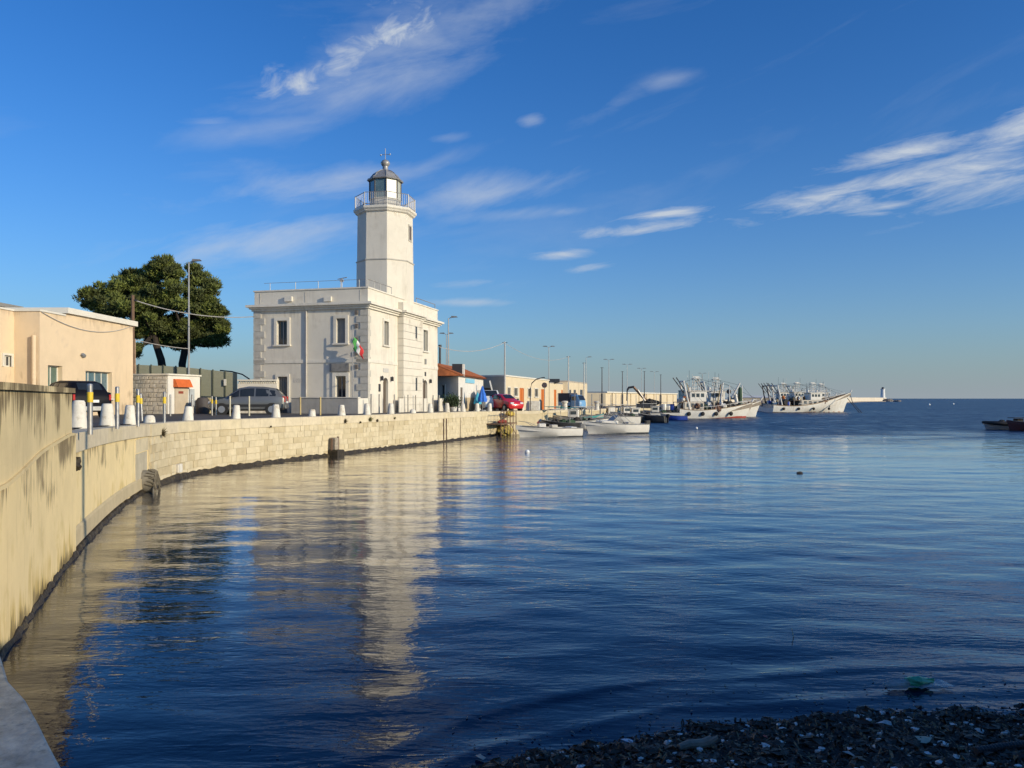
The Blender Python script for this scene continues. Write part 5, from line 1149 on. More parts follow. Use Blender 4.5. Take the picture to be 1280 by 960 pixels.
# lamp posts and poles down the harbour, nearest first
for a in ((560.5, 398, 70, 'tall lamp post standing just right of the lighthouse', .5, False), (558.2, 418, 92, 'shorter lamp post close behind the tall one by the tiled house', .5, True), (686, 434, 118, 'lamp post rising over the right end of the cream harbour building', .6, True),
          (732.5, 447, 150, 'lamp post above the gap right of the taller cream block', .8, False), (761, 450, 160, 'lamp post at the left end of the far warehouse', .8, True), (784, 456, 184, 'lamp post over the crane arm', .9, True),
          (802, 461, 206, 'lamp post above the middle of the far warehouse', .9, True), (818, 465, 235, 'lamp post near the right end of the far warehouse', 1.0, True), (878, 467, 250, 'lamp post right of the harbour office behind the left trawler', 1.0, True)):
    lamp(*a[:4], arm=a[4], both=a[5], r0=.085)
for i, (px, yt, d, lab) in enumerate(((631, 427, 73, 'tall pale cable pole at the corner of the cream harbour building'), (710.5, 445, 95, 'pale cable pole before the taller cream block'), (752.5, 459, 120, 'dark based pole beside the last mooring bollard'), (778, 464, 140, 'dark thin pole left of the crane arm'), (805.5, 464, 150, 'dark thin pole right of the crane arm'), (826, 468, 160, 'dark thin pole left of the trawler mast'), (730, 453, 112, 'slender pole at the edge of the taller cream block'))):
    z0 = road_z(d); t = thing('cable_pole', lab, 'pole', (xpx(px, d), d, z0), 0, 'poles along the harbour'); h = zpx(yt, d) - z0
    MB().tube([(0, 0, -.05), (0, 0, h)], [.10, .06], 8).build('post', M_pole if i < 2 else M_dkiron if i < 6 else M_pole, t, True)
    MB().tube([(-.25, 0, h - .1), (.25, 0, h - .1)], .03, 5).build('crossarm', M_dkiron, t)
    if i in (2, 3, 4, 5): MB().tube([(0, 0, 0), (0, 0, h * .35)], .17, 8).build('base_sleeve', M_dkiron, t, True)
def cab(p, q, sag, label, r=.03):
    a, b = Vector(p), Vector(q); tag(MB().tube([a.lerp(b, k / 14) - Vector((0, 0, sag * 4 * (k / 14) * (1 - k / 14))) for k in range(15)], r, 5).build('overhead_cable', M_cable), label, 'cable')
cab((xpx(547, 62), 62, zpx(433, 62)), (xpx(631, 73), 73, zpx(428, 73)), .6, 'pale cable from the lighthouse to the pole at the cream harbour building', .025)
cab((xpx(633, 73), 73, zpx(430, 73)), (xpx(710.5, 95), 95, zpx(446, 95)), .9, 'cable from the corner pole to the pole before the taller cream block', .02)

# things fixed to the quay
def quay_bits():
    # mooring timber block in the wall
    p, tt, nn = q_at(s_px(414)); t = thing('mooring_block', 'dark timber and stone mooring block projecting from the stone wall at the water', 'mooring', (p[0], p[1], 0), math.atan2(nn[1], nn[0]))
    MB().box(-.05, .62, -.32, .32, -.6, .32).build('footing', M_algae, t, bevel=.05)
    MB().box(.0, .40, -.22, .10, .32, .95).build('stone_post', mat('grey_worn_stone', (.32, .27, .2), .9, .3, 6, .02, 10), t, bevel=.04)
    MB().tube([(.32, .16, .25), (.30, .18, 1.0)], .06, 7).build('timber', M_wood, t); MB().tube([(.2, -.27, .2), (.22, -.26, .92)], .05, 7).build('timber', M_wood, t)
    # drain outlet with thatch of weed
    p, tt, nn = q_at(s_px(181)); t = thing('drain_outlet', 'round drain pipe mouth hung with grey weed where rendered wall meets stone', 'pipe', (p[0], p[1], 0), math.atan2(nn[1], nn[0]))
    pts = []
    MB().tube([(-.5, 0, .38), (.3, 0, .3)], .36, 14, True).build('pipe', mat('grey_pipe', (.20, .18, .14), .9, .3, 5, .01, 9), t, True)
    m = MB(); r = random.Random(2)
    for k in range(40):
        a = r.uniform(-1.9, 1.9); y, z = .37 * math.sin(a), .34 + .37 * math.cos(a); m.tube([(.05 + r.random() * .2, y, z), (.34, y * 1.05, z - .05), (.36 + r.random() * .05, y * 1.1, max(-.05, z - r.uniform(.2, .5)))], .022, 4)
    m.build('hanging_weed', mat('grey_weed', (.14, .12, .085), .9, .4, 9), t)
    p, tt, nn = q_at(s_px(222)); o = MB().box(-.1, .12, -.22, .22, 0, .32).build('white_block', M_boll, bevel=.03); o.location = (p[0], p[1], .22); o.rotation_euler = (0, 0, math.atan2(nn[1], nn[0])); tag(o, 'small white block stuck at the foot of the stone wall', 'block')
    # tufts growing from joints
    leafm = mat('dry_tuft_leaf', (.20, .19, .07), .8, .4, 5); leafd = mat('brown_tuft_leaf', (.10, .08, .04), .8, .4, 5)
    for i, (px, z, sz, mm, lab) in enumerate(((430, 1.75, .30, leafd, 'brown tuft of weeds growing from the wall below the terrace'), (461, 1.8, .36, leafm, 'large yellow green weed tuft in the wall below the lighthouse corner'), (470, 1.7, .2, leafd, 'small brown weed right of the large tuft'), (449, 1.65, .14, leafd, 'tiny weed between the two big tufts'), (492, 1.8, .16, leafm, 'small weed in the coping left of the lighthouse bay'), (200.5, 1.75, .34, leafd, 'weed and stain tuft hanging at the end of the rendered coping'), (337, 1.68, .10, leafd, 'tiny plant in the wall below the silver car'))):
        p, tt, nn = q_at(s_px(px)); r = np.random.default_rng(i + 3); V = []
        for k in range(90):
            a = r.uniform(0, 6.28); e = np.array([nn[0] * .06, nn[1] * .06, 0]) + np.array([math.cos(a) * .5 * nn[1], -math.cos(a) * .5 * nn[0], math.sin(a) * .6 + .15]) * sz * r.uniform(.4, 1.1) + np.array([nn[0], nn[1], 0]) * r.random() * sz * .6
            s = r.normal(size=3) * .014; V += [np.array([nn[0] * .02, nn[1] * .02, 0]) - s, np.array([nn[0] * .02, nn[1] * .02, 0]) + s, e]
        o = bpy.data.objects.new('weed_tuft', np_mesh('weed_tuft', np.array(V), np.arange(len(V)).reshape(-1, 3), mm)); col.objects.link(o); o.location = (p[0] + nn[0] * .01, p[1] + nn[1] * .01, z); tag(o, lab, 'plant', 'weeds in the quay wall')
    # rusty landing stage at the end of the quay
    p0, tt, nn = q_at(s_px(608)); rust = mat('rusty_frame', (.17, .10, .06), .8, .4, 6); ystk = mat('yellow_tarp', (.62, .45, .08), .8, .25, 3)
    t = thing('landing_stage', 'rusty iron landing stage with railings fixed at the end of the stone quay', 'jetty', (p0[0], p0[1], 0), math.atan2(tt[1], tt[0]))
    MB().box(0, 3.6, -1.25, -.05, .95, 1.03).build('deck', rust, t)
    for x in np.linspace(.05, 3.5, 6): MB().tube([(x, -1.2, -.6), (x, -1.2, 2.0)], .035, 6).build('upright', rust, t)
    for z in (1.5, 1.98): MB().tube([(.05, -1.2, z), (3.5, -1.2, z)], .025, 6).build('rail', rust, t)
    MB().tube([(.05, -1.2, .1), (1.4, -1.2, 1.0)], .03, 5).build('brace', rust, t); MB().tube([(3.4, -1.2, .1), (2.2, -1.2, 1.0)], .03, 5).build('brace', rust, t)
    o = MB().blob((0, 0, 0), (.75, .3, .22), 12, 6, .2).build('tarpaulin', ystk, None, True); o.location = (p0[0] + tt[0] * 3.3 + nn[0] * .75, p0[1] + tt[1] * 3.3 + nn[1] * .75, 1.75); o.rotation_euler = (0, R(5), math.atan2(tt[1], tt[0])); tag(o, 'yellow tarpaulin bundle on the rusty landing stage', 'tarpaulin')
    o = MB().blob((0, 0, 0), (.7, .28, .15), 12, 6, .25).build('net_heap', mat('red_net', (.30, .05, .035), .9, .35, 7), None, True); o.location = (p0[0] + tt[0] * 1.6 + nn[0] * .7, p0[1] + tt[1] * 1.6 + nn[1] * .7, 1.15); o.rotation_euler = (0, 0, math.atan2(tt[1], tt[0])); tag(o, 'red fishing net heap on the landing stage', 'net')
    o = MB().blob((0, 0, 0), (1.3, .5, .45), 14, 7, .2).build('rock', mat('yellow_lichen_rock', (.42, .33, .09), .9, .4, 4, .03, 6), None); o.location = (p0[0] + tt[0] * 3.2 + nn[0] * .35, p0[1] + tt[1] * 3.2 + nn[1] * .35, .35); o.rotation_euler = (0, 0, math.atan2(tt[1], tt[0])); tag(o, 'yellow lichened rock under the landing stage', 'rock')
    o = MB().tube([(0, 0, 0), (0, 0, 1.9), (.12, 0, 2.4), (.5, 0, 2.75), (1.1, 0, 2.9), (1.25, 0, 2.88)], .045, 7).build('boat_davit', M_dkiron, None, True); o.location = (xpx(663, 66), 66, 1.9); tag(o, 'slim dark curved davit standing above the nearest white motorboat', 'davit')
    o = MB().box(-.55, .55, -.5, .5, 0, .85).build('concrete_block', M_boll, bevel=.05); o.location = (xpx(667, 66.3), 66.6, road_z(66)); tag(o, 'pale concrete block at the corner of the quay behind the davit', 'block')
quay_bits()
# ------------------------------------------------------------------ boats
M_gel = mat('white_gelcoat', (.76, .72, .63), .35, .08, 2, streak=(.35, .3, .22), streak_amt=.3, streak_thr=.6, streak_scale=3)
M_hullw = mat('white_hull_paint', (.72, .69, .61), .5, .08, 1, streak=(.36, .22, .12), streak_amt=.45, streak_thr=.56, streak_scale=2)
M_grub = mat('grey_rubber', (.16, .16, .155), .7, .15); M_dhull = mat('dark_hull', (.05, .05, .048), .6, .3, 3); M_boot = mat('red_bottom_paint', (.36, .05, .03), .7, .25, 2)
M_blueh = mat('blue_hull', (.02, .06, .34), .5, .15); M_teal = mat('teal_paint', (.05, .30, .28), .5, .15); M_netg = mat('green_net', (.05, .09, .05), .95, .4, 6, .03, 9); M_netd = mat('dark_gear', (.045, .04, .035), .9, .5, 5, .03, 9)
M_clear = mat('boat_windscreen', (.06, .08, .09), .1, .2)

def hull_rings(L, B, fb, draft, rise, rake, transom=.85, n=16, inset=0.0, z_lo=None, z_hi=None, stern_rise=0.0):
    out = []
    for i in range(n):
        f = i / (n - 1)
        fore = max(0, (f - .42) / .58); b = B / 2 * (transom + (1 - transom) * min(1, f / .35)) * (1 - fore ** 2.3 * .985)
        zg = fb + rise * max(0, (f - .25) / .75) ** 2 + stern_rise * max(0, (.3 - f) / .3) ** 2
        zk = -draft * (1 - max(0, (f - .75) / .25) ** 2 * .6); x = -L / 2 + L * .86 * f
        def pt(h, wy):
            z = zk + (zg - zk) * h; xx = x + rake * max(0, f - .5) ** 1.5 * 2.83 * max(0, z) / (fb + rise) + L * .14 * f ** 3 * .35
            return Vector((xx, wy, z))
        cw = b * (.86 - .5 * fore)
        row = [pt(1, -b), pt(.72, -b * (.99 - .08 * fore)), pt(.38, -cw), pt(.0, -b * .05)]
        out.append(row + [Vector((p.x, -p.y, p.z)) for p in row[::-1]])
    return out
def make_hull(t, L, B, fb, draft, rise, rake, paint, transom=.85, deckm=None, strake=None, boot=None, depth=.25, stern_rise=0.0):
    rg = hull_rings(L, B, fb, draft, rise, rake, transom, stern_rise=stern_rise)
    h = MB().rings(rg, close=False, caps=False)
    n = len(rg); h.add([p for p in rg[0]], [tuple(range(8))])                        # transom
    h.build('hull', paint, t, True)
    # deck sunk inside the gunwale, with an inner bulwark
    d = MB(); inn = []
    for r in rg:
        g0, g1 = r[0], r[7]; w = (g1.y - g0.y); k = .93 if w > .3 else .5
        inn.append([Vector((g0.x, g0.y, g0.z)), Vector((g0.x, g0.y * k, g0.z)), Vector((g0.x, g0.y * k, g0.z - depth)), Vector((g1.x, g1.y * k, g1.z - depth)), Vector((g1.x, g1.y * k, g1.z)), Vector((g1.x, g1.y, g1.z))])
    d.rings(inn, close=False, caps=False); d.add(inn[0], [(0, 1, 2, 3, 4, 5)]); d.build('deck', deckm or paint, t)
    for s in (0, 7):
        MB().tube([r[s] + Vector((0, (-.02 if s == 0 else .02), -.02)) for r in rg[:-1]], max(.03, L * .004), 6).build('rubbing_strake', strake or M_grub, t)
    if boot:
        m = MB()
        for (i0, i1) in ((2, 3), (4, 5)):
            row = []
            for r in rg:
                a, b = (r[2], r[3]) if i0 == 2 else (r[5], r[4]); sg = -1 if i0 == 2 else 1
                f1 = min(1, max(.02, (a.z - boot[1]) / max(.01, a.z - b.z))) if a.z > boot[1] else 0.0
                row.append([a.lerp(b, f1) + Vector((0, sg * .015, 0)), b + Vector((0, sg * .015, -.015))])
            m.add([p for q in row for p in q], [(2 * k, 2 * k + 1, 2 * k + 3, 2 * k + 2) for k in range(len(row) - 1)])
        m.build('boot_stripe', boot[0], t)
    return rg
def outboard(t, x, z, s=1.0, m=None):
    o = MB().box(x - .50 * s, x - .08 * s, -.17 * s, .17 * s, z + .25 * s, z + .72 * s).build('outboard_motor', m or M_grub, t, bevel=.06 * s)
    MB().box(x - .36 * s, x - .16 * s, -.06 * s, .06 * s, z - .55 * s, z + .25 * s).build('leg', M_black, o); MB().box(x - .16 * s, x + .02, -.14 * s, .14 * s, z + .02, z + .3 * s).build('clamp', M_galv, o)

def motorboat1():
    d = 60.0; t = thing('motorboat', 'nearest small white motorboat moored at the end of the quay', 'boat', (xpx(684, d), d, 0), R(194), 'small motorboats')
    make_hull(t, 5.3, 1.95, .72, .28, .22, .35, M_gel, .9, depth=.35)
    MB().prism([(.2, -.35), (.75, -.3), (.75, .3), (.2, .35)], .4, 1.05).build('console', M_gel, t, bevel=.05)
    MB().add([(.78, -.3, 1.05), (.78, .3, 1.05), (.5, .27, 1.38), (.5, -.27, 1.38)], [(0, 1, 2, 3)]).build('windscreen', M_clear, t).modifiers.new('s', 'SOLIDIFY').thickness = .015
    MB().box(-.75, -.25, -.4, .4, .45, .95).build('seat', mat('cream_vinyl', (.5, .46, .38), .6), t, bevel=.06); MB().box(-2.2, -1.7, -.75, .75, .45, .78).build('stern_bench', M_gel, t, bevel=.05)
    outboard(t, -2.62, .35, .9, M_grub); MB().tube([(1.0, -.7, .85), (1.6, -.5, 1.15), (2.3, 0, 1.25), (1.6, .5, 1.15), (1.0, .7, .85)], .02, 6).build('bow_rail', M_iron, t)
def motorboat2():
    d = 65.5; t = thing('motorboat', 'white cabin motorboat with wire canopy frame, second along the quay', 'boat', (xpx(768, d), d, 0), R(194), 'small motorboats')
    make_hull(t, 5.6, 2.15, .82, .3, .3, .5, M_gel, .9, depth=.3, strake=mat('grey_stripe', (.28, .28, .27), .5))
    MB().prism([(-.1, -.7), (1.3, -.45), (1.75, 0), (1.3, .45), (-.1, .7)], .6, 1.12).build('cuddy', M_gel, t, bevel=.08)
    MB().add([(.35, -.66, 1.12), (.35, .66, 1.12), (-.15, .6, 1.55), (-.15, -.6, 1.55)], [(0, 1, 2, 3)]).build('windscreen', M_clear, t).modifiers.new('s', 'SOLIDIFY').thickness = .02
    for x, l in ((-.2, .5), (-.7, .1), (-1.3, -.3)):
        MB().tube([(x, -.85, .85), (l, -.75, 1.75), (l, .75, 1.75), (x, .85, .85)], .022, 6).build('canopy_frame', M_iron, t)
    MB().box(-1.6, -1.0, -.6, .6, .55, .98).build('seat', mat('cream_vinyl', (.5, .46, .38), .6), t, bevel=.06); outboard(t, -2.75, .4, 1.0, M_black); MB().tube([(1.2, -.6, 1.05), (2.2, -.3, 1.4), (2.65, 0, 1.45), (2.2, .3, 1.4), (1.2, .6, 1.05)], .02, 6).build('bow_rail', M_iron, t)
motorboat1(); motorboat2()
def smallboat(px, d, L, B, fb, rz, paint, label, extras='', rise=.3, name='fishing_boat'):
    t = thing(name, label, 'boat', (xpx(px, d), d, 0), R(rz), 'small fishing boats')
    make_hull(t, L, B, fb, .3, rise, .35, paint, .82, depth=.3, deckm=mat('grey_deck', (.32, .30, .26), .8))
    if 'c' in extras:
        MB().box(-.2, .9, -.5, .5, fb - .2, fb + .85).build('wheelhouse', M_gel, t, bevel=.06)
        for s in (-1, 1): MB().box(.0, .7, s * .5 - .012, s * .5 + .012, fb + .35, fb + .7).build('window', M_clear, t)
        MB().box(.89, .912, -.4, .4, fb + .35, fb + .7).build('window', M_clear, t); MB().box(-.3, 1.0, -.58, .58, fb + .853, fb + .91).build('roof', M_gel, t)
    if 'a' in extras:
        MB().tube([(-.9, -.7, fb), (-.9, -.6, fb + 1.3), (-.9, .6, fb + 1.3), (-.9, .7, fb)], .03, 6).build('arch', M_iron, t); MB().box(-1.6, .4, -.7, .7, fb + 1.32, fb + 1.36).build('awning', M_teal if 't' in extras else M_fascia, t)
    if 'm' in extras: MB().tube([(.2, 0, fb - .2), (.2, 0, fb + 2.6)], [.05, .03], 6).build('mast', M_iron, t)
    if 'o' in extras: outboard(t, -L / 2, fb * .5, .9, M_black)
    if 'n' in extras:
        for k in range(3): MB().blob((-L * .25 + k * .7, random.uniform(-.3, .3), fb), (.4, .35, .3), 9, 5, .3).build('net_pile', random.choice([M_netd, M_netg]), t)
    if 'f' in extras:
        for k in range(3): MB().blob((-L * .3 + k * L * .25, -B * .5 - .06, fb * .55), (.13, .1, .2), 8, 6, 0).build('fender', M_black, t, True)
    return t
smallboat(711, 80, 4.9, 1.9, .75, 176, M_dhull, 'dark hulled open boat with pale deck behind the nearest motorboat', 'n')
smallboat(728, 84, 5.2, 1.9, 1.0, 12, M_teal, 'teal and white open boat under the blue three wheeler', 'f')
smallboat(690, 76, 4.2, 1.7, .85, 100, M_gel, 'boat with teal awning between quay corner and dark boat', 'at')
smallboat(700, 70, 4.0, 1.7, .8, 175, M_dhull, 'dark boat with teal awning squeezed behind the nearest motorboat', 'atn')
smallboat(737, 75, 5.2, 2.0, .85, 5, M_gel, 'white boat with awning frame between the two motorboats', 'amn')
smallboat(721, 79, 5.4, 2.0, 1.0, 170, M_gel, 'white cabin boat behind the gap between the two motorboats', 'cmf')
smallboat(752, 90, 6.2, 2.2, .9, 165, M_gel, 'white boat with arch behind the cabin motorboat', 'am')
smallboat(778, 96, 5.8, 2.1, .8, 195, M_dhull, 'dark fishing boat with net piles left of the crane arm', 'nm')
smallboat(797, 99, 5.6, 2.1, .9, 185, M_gel, 'white fishing boat with wheelhouse below the crane arm', 'cmn')
smallboat(815, 96, 3.6, 1.8, .85, 150, M_dhull, 'short dark grey boat with outboard, its stern towards the open water', 'of')
smallboat(822, 110, 6.2, 2.3, 1.0, 170, M_gel, 'white fishing boat with wheelhouse beside the blue boat', 'cmn')
smallboat(842, 105.5, 3.6, 1.5, .62, 178, M_blueh, 'small bright blue rowing boat ahead of the left trawler', 'f')
smallboat(764, 108, 5.6, 2.1, .9, 100, M_gel, 'white boat with wheelhouse bow on behind the arch boat', 'cm')
smallboat(838, 128, 6.5, 2.4, 1.0, 15, M_dhull, 'dark boat with arched awning close to the left trawler stern', 'an')

for i_, (px_, d_, L_, rz_, ex_) in enumerate(((700, 84, 4.6, 185, 'cm'), (742, 100, 5.4, 175, 'acm'), (772, 88, 5.0, 188, 'am'), (786, 104, 5.6, 190, 'cmn'), (806, 108, 5.2, 178, 'am'), (826, 118, 6.0, 186, 'cmn'))):
    smallboat(px_, d_, L_, L_ * .38, .95, rz_, M_gel, ['pale cabin boat moored under the round road sign', 'pale boat with cabin and arch below the last mooring bollard', 'pale boat with awning arch just right of the cabin motorboat windscreen', 'pale wheelhouse boat left of the crane base', 'pale boat with awning right under the crane base', 'pale wheelhouse boat closest to the left trawler stern'][i_], ex_)
def crane():
    d = 118; t = thing('loader_crane', 'folded hydraulic crane arm rising above the small fishing boats', 'crane', (xpx(806, d), d, road_z(d)))
    arm = mat('crane_brown', (.24, .14, .08), .6, .3); z = lambda y: zpx(y, d) - road_z(d); x = lambda p: xpx(p, d) - xpx(806, d)
    MB().box(-1.2, 1.2, -.6, .6, 0, .7).build('base', M_dkiron, t, bevel=.05); MB().tube([(0, 0, .5), (0, 0, z(497))], .22, 8).build('column', arm, t)
    MB().tube([(0, 0, z(499)), (x(792), 0, z(483.8))], [.24, .2], 6).build('boom', arm, t); MB().tube([(0, -.3, z(501)), (x(797), -.3, z(487.5))], .09, 6).build('ram', M_galv, t)
    MB().tube([(x(792.5), 0, z(483.5)), (x(786), 0, z(484.5)), (x(784), 0, z(488))], [.2, .2, .15], 6).build('jib', M_dkiron, t); MB().tube([(x(784), 0, z(487.5)), (x(783.6), 0, z(501))], .10, 6).build('hanging_grab', M_dkiron, t)
    MB().blob((.8, 0, .9), (1.5, .5, .45), 12, 6, .4).build('gear_heap', M_netd, t)
crane()

M_house = mat('stained_cream_paint', (.56, .50, .40), .6, .15, 1, streak=(.25, .15, .08), streak_amt=.5, streak_thr=.54, streak_scale=2.5)
def trawler(px, d, rz, L, label, seed, B=None, fb=1.5, rise=1.6, boot=None, house=-.12, gantry=True, scale=1.0, drum=False, white_gantry=True):
    r = random.Random(seed); B = B or L * .27; t = thing('trawler', label, 'boat', (xpx(px, d), d, 0), R(rz), 'fishing trawlers at the quay')
    rg = make_hull(t, L, B, fb, .8, rise, L * .10, M_hullw, .86, depth=.7, deckm=mat('trawler_deck', (.25, .21, .16), .9, .3), strake=mat('wood_strake', (.30, .20, .11), .7, .2), boot=boot, stern_rise=.25)
    hx = L * house; hl, hw, hh = L * .26, B * .62, 1.15; z0 = fb - .5
    MB().box(hx - hl / 2, hx + hl / 2, -hw / 2, hw / 2, z0, z0 + hh + .6).build('deckhouse', M_house, t, bevel=.08)
    for s in (-1, 1):
        for k in range(4): MB().box(hx - hl * .38 + k * hl * .23, hx - hl * .38 + k * hl * .23 + hl * .13, s * hw / 2 - .02, s * hw / 2 + .02, z0 + .95, z0 + 1.5).build('window', M_clear, t)
        MB().box(hx - hl * .1, hx + hl * .0, s * hw / 2 - .03, s * hw / 2 + .025, z0 + .3, z0 + 1.3).build('door', M_door, t)
    wx = hx + hl * .22; MB().box(wx - 1.3, wx + 1.3, -hw * .42, hw * .42, z0 + hh + .603, z0 + hh + 2.15).build('wheelhouse', M_hullw, t, bevel=.08)
    for s in (-1, 1):
        for k in range(3): MB().box(wx - 1.0 + k * .72, wx - .5 + k * .72, s * hw * .42 - .02, s * hw * .42 + .02, z0 + hh + 1.3, z0 + hh + 1.85).build('window', M_clear, t)
    for k in range(4): MB().box(wx + 1.28, wx + 1.32, -hw * .38 + k * hw * .2, -hw * .38 + k * hw * .2 + hw * .16, z0 + hh + 1.3, z0 + hh + 1.85).build('window', M_clear, t)
    MB().box(wx - 1.6, wx + 1.7, -hw * .48, hw * .48, z0 + hh + 2.153, z0 + hh + 2.25).build('wheelhouse_roof', M_hullw, t)
    MB().box(hx - hl * .85, hx - hl * .51, -hw * .5, hw * .5, z0 + hh + .5, z0 + hh + .58).build('shelter_roof', mat('brown_shelter', (.26, .18, .12), .8, .2), t)
    for s in (-1, 1):
        for k in (0, 1): MB().tube([(hx - hl * (.82 - .28 * k), s * hw * .46, z0), (hx - hl * (.82 - .28 * k), s * hw * .46, z0 + hh + .5)], .05, 6).build('stanchion', M_pole, t)
    # mast with radar, lights and aerials
    zt = z0 + hh + 2.24; m = MB(); W_ = .5
    for sx in (-1, 1):
        for sy in (-1, 1): m.tube([(wx + sx * W_, sy * W_, zt), (wx + sx * W_ * .7, sy * W_ * .7, zt + 1.9)], .04, 5)
    for k in range(4):
        zz = zt + .3 + k * .5; m.tube([(wx - W_, -W_, zz), (wx + W_, -W_, zz + .25)], .025, 5); m.tube([(wx - W_, W_, zz), (wx + W_, W_, zz + .25)], .025, 5); m.tube([(wx - W_, -W_, zz), (wx - W_, W_, zz)], .025, 5)
    m.box(wx - .6, wx + .6, -.6, .6, zt + 1.85, zt + 1.92); m.build('mast_frame', M_white, t)
    MB().box(wx - .5, wx + .5, -.07, .07, zt + 2.05, zt + 2.2).lathe([(.14, zt + 1.92), (.14, zt + 2.05)], 8, (wx, 0, 0)).build('radar', M_white, t)
    MB().lathe([(.25, zt), (.28, zt + .4), (.15, zt + .62)], 10, (wx - .95, .35, 0)).build('radome', M_white, t, True)
    for k in range(5):
        ax, ay = wx + r.uniform(-1.2, 1.2), r.uniform(-.8, .8); MB().tube([(ax, ay, zt), (ax, ay, zt + r.uniform(1.6, 3.6))], .022, 5).build('aerial', M_white if k % 2 else M_dkiron, t)
    MB().tube([(hx - hl * .3, 0, z0 + hh), (hx - hl * .3, 0, z0 + hh + 1.7)], [.28, .24], 10).build('funnel', M_white, t, True)
    # stern gantry: two white legs leaning aft and a crossbeam with blocks
    if gantry:
        gx = -L * .41; gm = M_white if white_gantry else M_dkiron
        for s in (-1, 1): MB().tube([(gx + .7, s * B * .3, fb - .2), (gx - .3, s * B * .24, fb + 4.4)], [.17, .13], 8).build('gantry_leg', gm, t)
        MB().tube([(gx - .25, -B * .27, fb + 4.3), (gx - .25, B * .27, fb + 4.3)], .13, 8).build('gantry_beam', gm, t)
        for s in (-.6, .6): MB().tube([(gx + .3, s, fb + 2.6), (gx - 1.4, s * 1.2, fb + 4.9)], .08, 6).build('derrick', M_dkiron, t)
        MB().rings([[(gx + 1.9 + .6 * math.cos(2 * math.pi * k / 14), y, fb + .75 + .6 * math.sin(2 * math.pi * k / 14)) for k in range(14)] for y in (-B * .22, B * .22)]).build('net_drum', M_netg if drum else M_netd, t)
    # foremast boom, windlass, gear
    fx = L * .2; MB().tube([(fx, 0, fb), (fx, 0, fb + 3.8)], [.12, .07], 7).build('foremast', M_white, t); MB().tube([(fx, 0, fb + 3.4), (fx - 3.0, .4, fb + 2.6)], .05, 6).build('boom', M_white, t)
    MB().box(L * .30, L * .36, -.5, .5, fb + .2, fb + .9).build('windlass', M_netd, t, bevel=.1)
    for k in range(7): MB().blob((r.uniform(-L * .36, L * .22), r.uniform(-B * .3, B * .3), fb + r.uniform(-.1, .3)), (r.uniform(.4, .8), r.uniform(.3, .6), r.uniform(.35, .65)), 9, 5, .35).build('gear_pile', r.choice([M_netd, M_netd, M_netg, mat('rope_tan', (.34, .27, .17), .9, .3, 7), M_orange]), t)
    for k in range(3): MB().lathe([(.35, 0), (.4, .5), (.36, .9)], 8, (hx - hl * .9 - r.random() * 2, r.uniform(-1, 1), fb)).build('fish_tub', r.choice([M_blueh, M_gel, M_yellow]), t)
    # rigging, hung nets, tyre fenders and the clutter of a working deck
    top_ = Vector((wx, 0, zt + 1.9)); bow = rg[-2][0] * 1.0; bow.y = 0; rig = MB()
    for (a_, b_) in ((top_, bow + Vector((0, 0, .6))), (top_, Vector((-L * .42, 0, fb + 4.2))), (top_ + Vector((0, .3, -.4)), Vector((-L * .45, 1, fb))), (Vector((L * .2, 0, fb + 3.8)), bow), (Vector((L * .2, 0, fb + 3.7)), top_), (Vector((-L * .42, -1, fb + 4.2)), Vector((-L * .1, -B * .4, fb)))): rig.tube([a_, b_], .018, 4)
    rig.build('rigging', M_netd, t)
    for k in range(5):
        cx_ = r.uniform(-L * .40, L * .26); MB().tube([(cx_, r.uniform(-B * .35, B * .35), fb), (cx_ + r.uniform(-1.2, 1.2), r.uniform(-B * .3, B * .3), fb + r.uniform(2.2, 4.2))], .06, 5).build('derrick', r.choice([M_white, M_dkiron, mat('derrick_ochre', (.42, .30, .12), .7)]), t)
    for k in range(14):
        MB().blob((r.uniform(-L * .44, L * .28), r.uniform(-B * .42, B * .42), fb + r.uniform(.1, .9)), (r.uniform(.3, .7), r.uniform(.3, .5), r.uniform(.3, .8)), 8, 5, .45).build('gear_pile', r.choice([M_netd, M_netd, M_netg, mat('rope_tan', (.34, .27, .17), .9, .3, 7), mat('net_brown', (.16, .09, .06), .95, .4, 6), M_white]), t)
    for k in range(6):
        MB().blob((hx + r.uniform(-hl * .6, hl * .4), r.uniform(-hw * .4, hw * .4), z0 + hh + .9), (r.uniform(.25, .5), .3, r.uniform(.25, .5)), 8, 5, .35).build('roof_gear', r.choice([M_netd, M_gel, M_orange, mat('rope_tan', (.34, .27, .17))]), t)
    for k in range(4):
        q = rg[2 + 3 * k][0]; MB().blob((q.x, q.y - .1, fb * .55), (.32, .14, .32), 10, 6, .05).build('tyre_fender', M_tyre, t, True)
    # bulwark rail
    top = [q[0] for q in rg]; m = MB()
    for side in (0, 7):
        pts = [q[side] * 1.0 for q in rg]; m.tube([p + Vector((0, 0, .45)) for p in pts[5:-1]], .035, 5)
        for p in pts[5:-1:1]: m.tube([p, p + Vector((0, 0, .45))], .025, 5)
    m.build('bow_rail', M_white, t)
    MB().tube([rg[-1][0] + Vector((-.1, 0, .1)), rg[-1][0] + Vector((.2, 0, .55))], .14, 7).build('stem_head', M_hullw, t)
    return t
trawler(893, 117, 8, 12.0, 'left white trawler with red bottom paint and a lattice mast', 1, fb=1.25, rise=1.1, boot=(M_boot, .30), house=-.30)
trawler(912, 126, 4, 10.5, 'white trawler just behind the left one, bow pointing right, with upright white gantry', 2, fb=1.35, rise=1.3, house=-.28)
